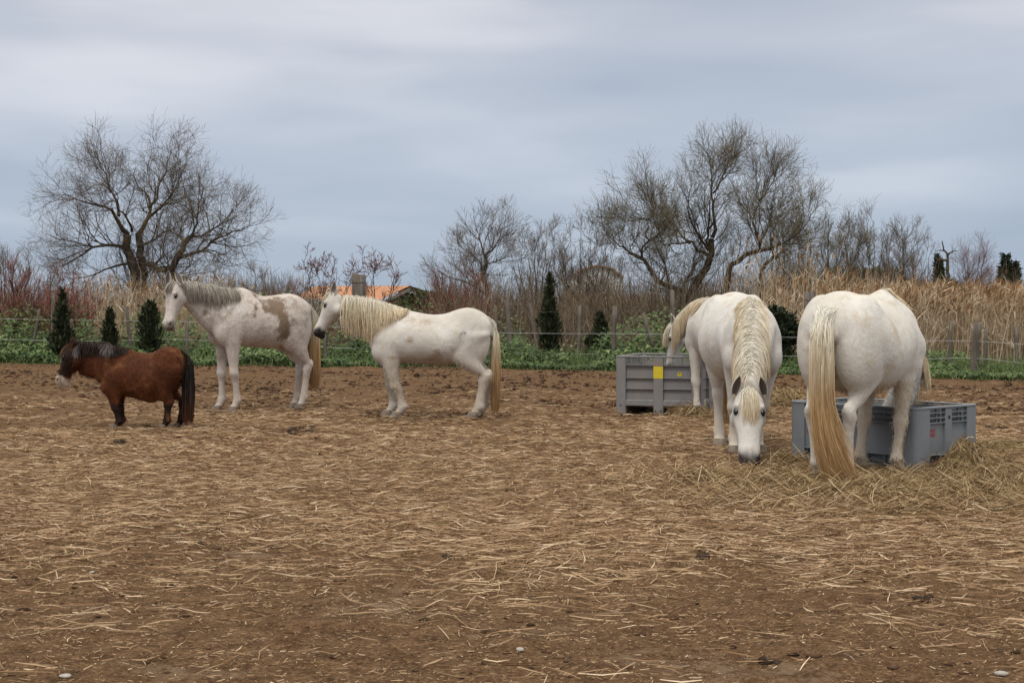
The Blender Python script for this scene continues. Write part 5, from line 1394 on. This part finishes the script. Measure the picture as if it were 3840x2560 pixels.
# ---------------------------------------------------------------- plastic bulk boxes
def plastic(name, c, dirt):
    k = NT(name, 0.5, 0.35)
    n = k.noise(3.5, 5, 0.65); n2 = k.noise(26, 4, 0.6); n3 = k.noise(7, 3, 0.6, sc=(1, 1, 0.25))
    col = k.mix(k.rng(n, 0.35, 0.7), c, tuple(v * 1.18 for v in c))
    col = k.mix(k.math('MULTIPLY', k.rng(n3, 0.48, 0.7), k.rng(n2, 0.4, 0.65, 0.1, 0.6)), col, dirt)
    sp = k.N("ShaderNodeSeparateXYZ"); k.L(k.tc.outputs['Object'], sp.inputs[0])
    low = k.math('ADD', k.rng(sp.outputs[2], 0.0, 0.26, 0.62, 0.0), k.math('MULTIPLY', k.math('SUBTRACT', k.noise(14, 5, 0.7), 0.5), 1.1))
    col = k.mix(k.rng(low, 0.35, 0.8, 0.0, 0.75), col, dirt)
    col = k.mix(k.rng(k.noise(60, 3, 0.7, sc=(1, 1, 0.12)), 0.62, 0.74, 0.0, 0.5), col, tuple(v * 1.7 for v in c))
    k.color(col); k.bump(n2, 0.06, 0.004)
    r = k.rng(n2, 0.3, 0.7, 0.42, 0.62); k.L(r, k.b.inputs['Roughness'])
    return k.m
M_box_a = plastic("grey_plastic_warm", (0.190, 0.185, 0.185), (0.27, 0.225, 0.18))
M_box_b = plastic("grey_plastic_cool", (0.170, 0.186, 0.205), (0.22, 0.20, 0.17))
k = NT("black_plug", 0.5, 0.3); k.color((0.012, 0.012, 0.018)); M_plug = k.m
k = NT("yellow_label", 0.6, 0.3); n = k.noise(30, 3); k.color(k.mix(k.rng(n, 0.55, 0.7), (0.62, 0.50, 0.030), (0.45, 0.36, 0.05))); M_yel = k.m
k = NT("brown_tape", 0.5, 0.3); k.color((0.24, 0.19, 0.165)); M_tape = k.m
k = NT("red_print", 0.6, 0.2); n = k.noise(60, 3); k.color(k.mix(k.rng(n, 0.5, 0.68), (0.36, 0.028, 0.040), (0.30, 0.12, 0.13))); M_red = k.m
k = NT("dark_scrawl", 0.7, 0.2); k.color((0.045, 0.05, 0.055)); M_mark = k.m
k = NT("olive_mark", 0.7, 0.2); k.color((0.12, 0.10, 0.03)); M_olive = k.m

def cbox(name, lo, hi, mat, parent, bev=0.006, seg=2):
    lo, hi = np.minimum(lo, hi), np.maximum(lo, hi)
    bm = bmesh.new(); bmesh.ops.create_cube(bm, size=1.0)
    bmesh.ops.scale(bm, vec=tuple(hi - lo), verts=bm.verts); bmesh.ops.translate(bm, vec=tuple((lo + hi) / 2), verts=bm.verts)
    if bev: bmesh.ops.bevel(bm, geom=list(bm.edges), offset=min(bev, 0.45 * float((hi - lo).min())), segments=seg, affect='EDGES', profile=0.5)
    me = bpy.data.meshes.new(name); bm.to_mesh(me); bm.free()
    me.polygons.foreach_set('use_smooth', np.zeros(len(me.polygons), dtype=bool))
    return mk_obj(name, me, mat, parent)

class Box:
    """open bulk container; faces 0: y=0, 1: x=L, 2: y=W, 3: x=0; a runs along the face, depth is inward"""
    def __init__(s, name, label, loc, yaw, L, W, H, mat):
        s.r = empty(name, loc, yaw); s.L, s.W, s.H, s.mat = L, W, H, mat
        tag(s.r, label, "box", "grey bulk boxes")
    def pt(s, face, a, d, z):
        return {0: (a, d, z), 1: (s.L - d, a, z), 2: (s.L - a, s.W - d, z), 3: (d, s.W - a, z)}[face]
    def b(s, name, face, a0, a1, z0, z1, d0, d1, mat=None, bev=0.006):
        return cbox(name, np.array(s.pt(face, a0, d0, z0)), np.array(s.pt(face, a1, d1, z1)), mat or s.mat, s.r, bev)
    def flen(s, face): return s.L if face in (0, 2) else s.W
    def disc(s, name, face, a, z, r, d, mat, depth=0.004):
        bm = bmesh.new(); bmesh.ops.create_cone(bm, cap_ends=True, segments=18, radius1=r, radius2=r, depth=depth)
        rot = {0: Matrix.Rotation(R_(90), 4, 'X'), 1: Matrix.Rotation(R_(90), 4, 'Y'), 2: Matrix.Rotation(R_(90), 4, 'X'), 3: Matrix.Rotation(R_(90), 4, 'Y')}[face]
        bmesh.ops.transform(bm, matrix=Matrix.Translation(s.pt(face, a, d, z)) @ rot, verts=bm.verts)
        me = bpy.data.meshes.new(name); bm.to_mesh(me); bm.free(); return mk_obj(name, me, mat, s.r)
    def text(s, name, face, a, z, size, txt, mat, d=-0.0015, shear=0.0, xs=1.0, bold=0.0):
        cu = bpy.data.curves.new(name, 'FONT'); cu.body = txt; cu.size = size; cu.align_x = 'CENTER'; cu.align_y = 'CENTER'; cu.extrude = 0.0008; cu.shear = shear; cu.offset = bold * size
        cu.space_line = 0.85
        o = bpy.data.objects.new("tmp", cu); COL.objects.link(o)
        me = bpy.data.meshes.new_from_object(o.evaluated_get(bpy.context.evaluated_depsgraph_get())); bpy.data.objects.remove(o)
        ang = {0: 0, 1: 90, 2: 180, 3: -90}[face]
        m = Matrix.Translation(s.pt(face, a, d, z)) @ Matrix.Rotation(R_(ang), 4, 'Z') @ Matrix.Rotation(R_(90), 4, 'X') @ Matrix.Diagonal((xs, 1, 1, 1))
        me.transform(m); return mk_obj(name, me, mat, s.r)

# farther box, upright panels with ledges and a grille under the rim
A_ = Box("bulk_box", "tall grey plastic box with a yellow square label, farther of the two", (1.247, 17.90, 0), R_(-18), 1.03, 1.2, 0.70, M_box_a)
pw, H = 0.118, 0.70
for f_ in range(4):
    Lf = A_.flen(f_)
    mids = [Lf / 2] if Lf < 1.1 else [Lf / 2]
    ends = [(0.002, pw), (Lf - pw, Lf - 0.002)]
    for a0, a1 in ends: A_.b("corner_post", f_, a0, a1, 0.0 if f_ in (0, 2) else 0.001, H - 0.022, 0.0, 0.055 if f_ in (0, 2) else 0.052, bev=0.012)
    bays, prev = [], pw
    for m_ in mids:
        A_.b("mid_post", f_, m_ - pw / 2, m_ + pw / 2, 0, H - 0.022, 0.0, 0.05, bev=0.008); bays.append((prev, m_ - pw / 2)); prev = m_ + pw / 2
    bays.append((prev, Lf - pw))
    for a0, a1 in bays:
        A_.b("panel", f_, a0 - 0.01, a1 + 0.01, 0.10, H - 0.115, 0.040, 0.052, bev=0)
        A_.b("base_rail", f_, a0 - 0.004, a1 + 0.004, 0.100, 0.175, 0.003, 0.039, bev=0.010)
        for z_ in (0.305, 0.435): A_.b("ledge", f_, a0 - 0.003, a1 + 0.003, z_ - 0.004, z_ + 0.004, 0.010, 0.041, bev=0.002)
        for q_ in range(5): A_.b("grille_bar", f_, a0 - 0.003, a1 + 0.003, H - 0.115 + q_ * 0.0235 - 0.003, H - 0.115 + q_ * 0.0235 + 0.003, 0.006, 0.034, bev=0.0015)
        for q_ in (1, 2):
            am = a0 + (a1 - a0) * q_ / 3; A_.b("grille_upright", f_, am - 0.003, am + 0.003, H - 0.114, H - 0.022, 0.008, 0.032, bev=0.0015)
    A_.b("rim", f_, 0.004 if f_ in (1, 3) else -0.004, (Lf - 0.004) if f_ in (1, 3) else Lf + 0.004, H - 0.022, H + (0.0 if f_ in (0, 2) else -0.0008), -0.004 if f_ in (0, 2) else -0.0042, 0.05, bev=0.006)
A_.b("floor", 0, 0.05, A_.L - 0.05, 0.105, 0.125, 0.05, A_.W - 0.05, bev=0)
for am in (0.02, A_.L / 2 - 0.05, A_.L - 0.12): A_.b("skid", 0, am, am + 0.10, 0.012, 0.10, 0.06, A_.W - 0.06, bev=0.006)
A_.b("yellow_label", 0, A_.L / 2 - pw / 2 + 0.001, A_.L / 2 + pw / 2 - 0.001, 0.432, 0.574, -0.0015, 0.004, M_yel, 0)["label"] = "square yellow sticker on the middle post"
A_.b("tape", 0, A_.L / 2 - pw / 2 + 0.002, A_.L / 2 + pw / 2 - 0.002, 0.576, 0.644, -0.0012, 0.004, M_tape, 0)
A_.disc("yellow_spot", 0, 0.765, 0.482, 0.026, 0.0385, M_yel)
A_.text("painted_number", 0, 0.765, 0.482, 0.052, "9", M_olive, d=0.036, bold=0.01)
for a_, z_ in ((0.055, 0.105), (A_.L / 2 - 0.032, 0.042), (A_.L / 2 + 0.032, 0.042), (A_.L - 0.05, 0.105)): A_.disc("plug", 0, a_, z_, 0.0095, -0.0005, M_plug)
for z_ in (0.21, 0.235): A_.disc("plug", 0, 0.068, z_, 0.003, -0.0005, M_plug)
A_.disc("plug", 1, 0.06, 0.085, 0.006, -0.0005, M_plug)

# nearer box, low, rounded corners, slots along the foot
N0, yawB = (3.016, 11.10, 0.0), R_(40)
B_ = Box("bulk_box", "low blue-grey plastic box with red letters, nearer of the two", N0, yawB, 0.80, 1.22, 0.508, M_box_b)
H = 0.508
def rounded_post(bx, cx, cy, name="corner_post"):
    """quarter-round corner piece"""
    sx, sy = (1 if cx == 0 else -1), (1 if cy == 0 else -1)
    r, w, t = 0.055, 0.155, 0.03
    pts = []
    for q_ in range(9):
        a_ = q_ / 8 * math.pi / 2
        pts.append((r - r * math.sin(a_), r - r * math.cos(a_)))
    outer = [(w, 0.0)] + [(p[0], p[1]) for p in pts] + [(0.0, w)]
    inner = [(t, w), (t, r)] + [(r - (r - t) * math.cos(q_ / 4 * math.pi / 2) * 1.0, r - (r - t) * math.sin(q_ / 4 * math.pi / 2)) for q_ in range(1, 4)] + [(r, t), (w, t)]
    poly = outer + inner
    bm = bmesh.new(); lo_ = [bm.verts.new((cx + sx * p[0], cy + sy * p[1], 0.0)) for p in poly]; hi_ = [bm.verts.new((cx + sx * p[0], cy + sy * p[1], H - 0.016)) for p in poly]
    n_ = len(poly)
    for q_ in range(n_): bm.faces.new((lo_[q_], lo_[(q_ + 1) % n_], hi_[(q_ + 1) % n_], hi_[q_]))
    bm.faces.new(hi_); bm.faces.new(lo_[::-1])
    bmesh.ops.recalc_face_normals(bm, faces=bm.faces); bmesh.ops.triangulate(bm, faces=[f for f in bm.faces if len(f.verts) > 4])
    me = bpy.data.meshes.new(name); bm.to_mesh(me); bm.free()
    return mk_obj(name, me, bx.mat, bx.r)
for cx in (0, B_.L):
    for cy in (0, B_.W): rounded_post(B_, cx, cy)
for f_ in range(4):
    Lf = B_.flen(f_); pw = 0.155
    bays = []
    if f_ in (0, 2):
        B_.b("mid_post", f_, Lf / 2 - 0.04, Lf / 2 + 0.045, 0.0, H - 0.016, 0.0, 0.04, bev=0.006); bays = [(pw, Lf / 2 - 0.04), (Lf / 2 + 0.045, Lf - pw)]
    else:
        bays = [(pw, Lf - pw)]
    for a0, a1 in bays:
        B_.b("panel", f_, a0 - 0.01, a1 + 0.01, 0.145, H - 0.125, 0.022, 0.034, bev=0)
        B_.b("base_rail", f_, a0 - 0.004, a1 + 0.004, 0.003, 0.070 if f_ in (1, 3) else 0.030, 0.002, 0.030, bev=0.004)
        B_.b("ledge", f_, a0 - 0.003, a1 + 0.003, 0.140, 0.147, 0.002, 0.033, bev=0.002)
        for q_ in range(3): B_.b("grille_bar", f_, a0 - 0.003, a1 + 0.003, H - 0.128 + q_ * 0.038, H - 0.121 + q_ * 0.038, 0.003, 0.030, bev=0.002)
        nU = 2 if f_ in (0, 2) else 6
        for q_ in range(1, nU):
            am = a0 + (a1 - a0) * q_ / nU
            B_.b("grille_upright", f_, am - 0.003, am + 0.003, H - 0.121, H - 0.016, 0.008, 0.028, bev=0.0015)
            B_.b("slot_rib", f_, am - 0.003, am + 0.003, 0.070 if f_ in (1, 3) else 0.03, 0.140, 0.008, 0.05, bev=0.0015)
        B_.b("inner_wall", f_, a0 - 0.01, a1 + 0.01, 0.10, H - 0.02, 0.060, 0.066, bev=0)
    if f_ in (1, 3): B_.b("panel_rib", f_, Lf - 0.235, Lf - 0.225, 0.146, H - 0.126, 0.006, 0.024, bev=0.002); B_.b("panel_rib", f_, 0.290, 0.300, 0.146, H - 0.126, 0.006, 0.024, bev=0.002)
    B_.b("rim", f_, 0.052, Lf - 0.052, H - 0.016, H + (0 if f_ in (0, 2) else -0.001), -0.004, 0.046, bev=0.005)
def rim_corner(bx, cx, cy):
    sx, sy = (1 if cx == 0 else -1), (1 if cy == 0 else -1)
    bm = bmesh.new(); lo_, hi_ = [], []
    ring = [(0.056 - 0.060 * math.sin(q_ / 8 * math.pi / 2), 0.056 - 0.060 * math.cos(q_ / 8 * math.pi / 2)) for q_ in range(9)]
    ring = [(0.056, -0.004)] + ring[1:-1] + [(-0.004, 0.056), (0.046, 0.056), (0.056, 0.046)]
    for p in ring: lo_.append(bm.verts.new((cx + sx * p[0], cy + sy * p[1], H - 0.0155))); hi_.append(bm.verts.new((cx + sx * p[0], cy + sy * p[1], H - 0.0004)))
    n_ = len(ring)
    for q_ in range(n_): bm.faces.new((lo_[q_], lo_[(q_ + 1) % n_], hi_[(q_ + 1) % n_], hi_[q_]))
    bm.faces.new(hi_); bm.faces.new(lo_[::-1]); bmesh.ops.recalc_face_normals(bm, faces=bm.faces)
    me = bpy.data.meshes.new("rim_corner"); bm.to_mesh(me); bm.free(); mk_obj("rim_corner", me, bx.mat, bx.r)
for cx in (0, B_.L):
    for cy in (0, B_.W): rim_corner(B_, cx, cy)
B_.b("floor", 0, 0.04, B_.L - 0.04, 0.075, 0.10, 0.04, B_.W - 0.04, bev=0)
B_.disc("plug", 0, B_.L / 2 + 0.003, H - 0.085, 0.013, -0.0005, M_plug)
B_.disc("plug", 0, B_.L - 0.045, 0.055, 0.012, -0.0005, M_plug)
B_.disc("plug", 0, 0.075, 0.035, 0.012, -0.0005, M_plug)
# drain boss beside the far corner
bm = bmesh.new()
for r0_, d_ in ((0.034, 0.06), (0.020, 0.062)):
    bmesh.ops.create_cone(bm, cap_ends=True, segments=20, radius1=r0_, radius2=r0_, depth=d_, matrix=Matrix.Translation(B_.pt(0, B_.L - 0.20, 0.02, 0.095)) @ Matrix.Rotation(R_(90), 4, 'X'))
me = bpy.data.meshes.new("drain_boss"); bm.to_mesh(me); bm.free(); mk_obj("drain_boss", me, B_.mat, B_.r)
B_.disc("drain_hole", 0, B_.L - 0.20, 0.095, 0.014, -0.0115, M_plug)
B_.text("printed_letters", 0, 0.213, 0.310, 0.036, "VITI\nR&D", M_red, d=0.0205, shear=0.15, bold=0.012, xs=1.15)
# face 3 runs from its far end: a measured from y=W
for txt, z_ in (("B", 0.345), ("O", 0.270)):
    B_.text("stencil_letter", 3, 0.192, z_, 0.064, txt, M_red, d=0.0205, bold=0.018, xs=0.95)
    B_.b("stencil_gap", 3, 0.1905, 0.1945, z_ - 0.028, z_ + 0.028, 0.0192, 0.0215, None, 0)
chk = np.array([[B_.pt(3, a_, 0.020, z_) for a_, z_ in ((0.188, 0.225), (0.195, 0.212), (0.215, 0.168), (0.221, 0.166), (0.219, 0.19), (0.193, 0.226))]])
V, Q, _ = tubes(chk, np.full((1, 6), 0.0016), 4); mk_obj("check_mark", mk_mesh("check_mark", V, Q), M_mark, B_.r)

# ---------------------------------------------------------------- dung, clods and pebbles
def lump_mesh(name, n, spread, r0, r1, sub=2, flat=0.7, seed=1, rough=0.25):
    g = np.random.default_rng(seed); bm = bmesh.new()
    for _ in range(n):
        c = g.normal(0, spread, 2) if n > 1 else np.zeros(2); r = g.uniform(r0, r1)
        st = len(bm.verts)
        bmesh.ops.create_icosphere(bm, subdivisions=sub, radius=r, matrix=Matrix.Translation((c[0] * 1.5, c[1], r * flat * .6)))
        bm.verts.ensure_lookup_table()
        for v in bm.verts[st:]:
            o_ = Vector((c[0] * 1.5, c[1], r * flat * .6)); d = v.co - o_
            v.co = o_ + Vector((d.x, d.y, d.z * flat)) * (1 + g.normal(0, rough))
    me = bpy.data.meshes.new(name); bm.to_mesh(me); bm.free()
    return me
k = NT("dung", 0.9, 0.15); n = k.noise(30, 4); k.color(k.ramp(n, [(0.3, (0.018, 0.012, 0.009)), (0.7, (0.065, 0.043, 0.028))])); M_dung = k.m
k = NT("pebble", 0.8, 0.2); n = k.noise(20, 3); k.color(k.ramp(n, [(0.3, (0.30, 0.27, 0.24)), (0.7, (0.52, 0.49, 0.46))])); M_peb = k.m
for q_, (xp, yp, n_, sp, lab) in enumerate((
        (1002, 1460, 12, .09, "dark dung pile on bare soil under the spotted horse's belly"), (1128, 1620, 10, .09, "dark dung pile on the straw beside the spotted horse's hind feet"),
        (585, 1607, 7, .05, "dark dung by the pony's hind hoof"), (1690, 2095, 3, .05, "small dark dung lump alone in the middle foreground straw"),
        (3440, 2255, 3, .07, "flat dark dung lump in the near straw below the nearer box"), (2870, 2480, 3, .07, "dark dung lump closest to the camera"),
        (110, 1395, 9, .12, "dark dung heap by the weeds past the pony's nose"), (460, 1670, 6, .05, "dark clod in the straw ahead of the pony's forefeet"), (2640, 2085, 2, .03, "lone brown dung ball on the straw below the grazing horse"),
        (3760, 1610, 10, .10, "dark dung pile on the soil beyond the nearer box's far corner"))):
    d = CH * F / (yp - HY); p = at(xp, yp, d)
    me = lump_mesh("dung_pile", n_, sp * (.25 if n_ < 4 else .7), .014 if yp > 2000 else .02, .026 if yp > 2000 else .042, 2, .75, 20 + q_)
    o = mk_obj("dung_pile", me, M_dung); o.location = (p[0], p[1], float(ground_z(p[0], p[1])) - .004); o.rotation_euler = (0, 0, q_ * 1.3)
    for pl_ in me.polygons: pl_.use_smooth = True
    tag(o, lab, "dung", "dung piles in the paddock")
for q_, (xp, yp, r, lab) in enumerate(((245, 2527, .015, "pale oval pebble nearest the camera in the bare corner"), (345, 2165, .010, "small grey pebble on the bare soil among long stalks"), (1950, 2430, .014, "flat pale pebble pressed into the near soil"),
                                       (3755, 2540, .016, "pale pebble half buried in the nearest right corner"), (855, 1488, .016, "white pebble on the soil between the spotted horse's forefeet and belly"), (1080, 1469, .014, "white pebble near the spotted horse's hind feet"))):
    d = CH * F / (yp - HY); p = at(xp, yp, d)
    me = lump_mesh("pebble", 1, 0, r, r, 2, .55, 60 + q_, .06); o = mk_obj("pebble", me, M_peb); o.location = (p[0], p[1], float(ground_z(p[0], p[1])) + .002); o.rotation_euler = (0, 0, q_); o.scale = (1.5, 1, 1)
    for pl_ in me.polygons: pl_.use_smooth = True
    tag(o, lab, "pebble", "pale pebbles on the soil")

def clods(n):
    ico = np.array([[1, 0, 0], [-1, 0, 0], [0, 1, 0], [0, -1, 0], [0, 0, 1], [0, 0, -1]], float)
    tri = np.array([[4, 0, 2], [4, 2, 1], [4, 1, 3], [4, 3, 0], [5, 2, 0], [5, 1, 2], [5, 3, 1], [5, 0, 3]])
    far = rng.uniform(size=n) < .72
    y = np.where(far, rng.uniform(17.5, 35, n), np.sqrt(rng.uniform(5 ** 2, 18 ** 2, n))); x = in_view_x(y, n)
    ok = (y < y_edge(x) + .3) & (rng.uniform(size=n) < .15 + 1.1 * sstep(.42, .68, fbm(x * .9, y * .6, 77)))
    x, y, far = x[ok], y[ok], far[ok]; n = len(x)
    r = np.where(far, rng.gamma(2.0, .0062, n) + .005, rng.gamma(2, .0028, n) + .003)
    V = ico[None] * (1 + rng.normal(0, .25, (n, 6, 1))) * (r[:, None, None] * np.stack([rng.uniform(.9, 1.9, n), rng.uniform(.8, 1.4, n), rng.uniform(.45, .85, n)], 1)[:, None, :])
    V = V + np.stack([x, y, ground_z(x, y) + r * .2], 1)[:, None]
    T = (np.arange(n) * 6)[:, None, None] + tri[None]
    me = mk_mesh("clods", V.reshape(-1, 3), None, T.reshape(-1, 3), False, {"tint": np.repeat(rng.uniform(0, 1, n), 6)})
    o = mk_obj("clods", me, tint_mat("clod", [(0, (.030, .018, .012)), (.6, (.105, .060, .036)), (1, (.20, .125, .078))], .95, .1))
    tag(o, "small dark clods of trampled soil and manure strewn over the paddock", "clods", kind="stuff")
clods(42000)
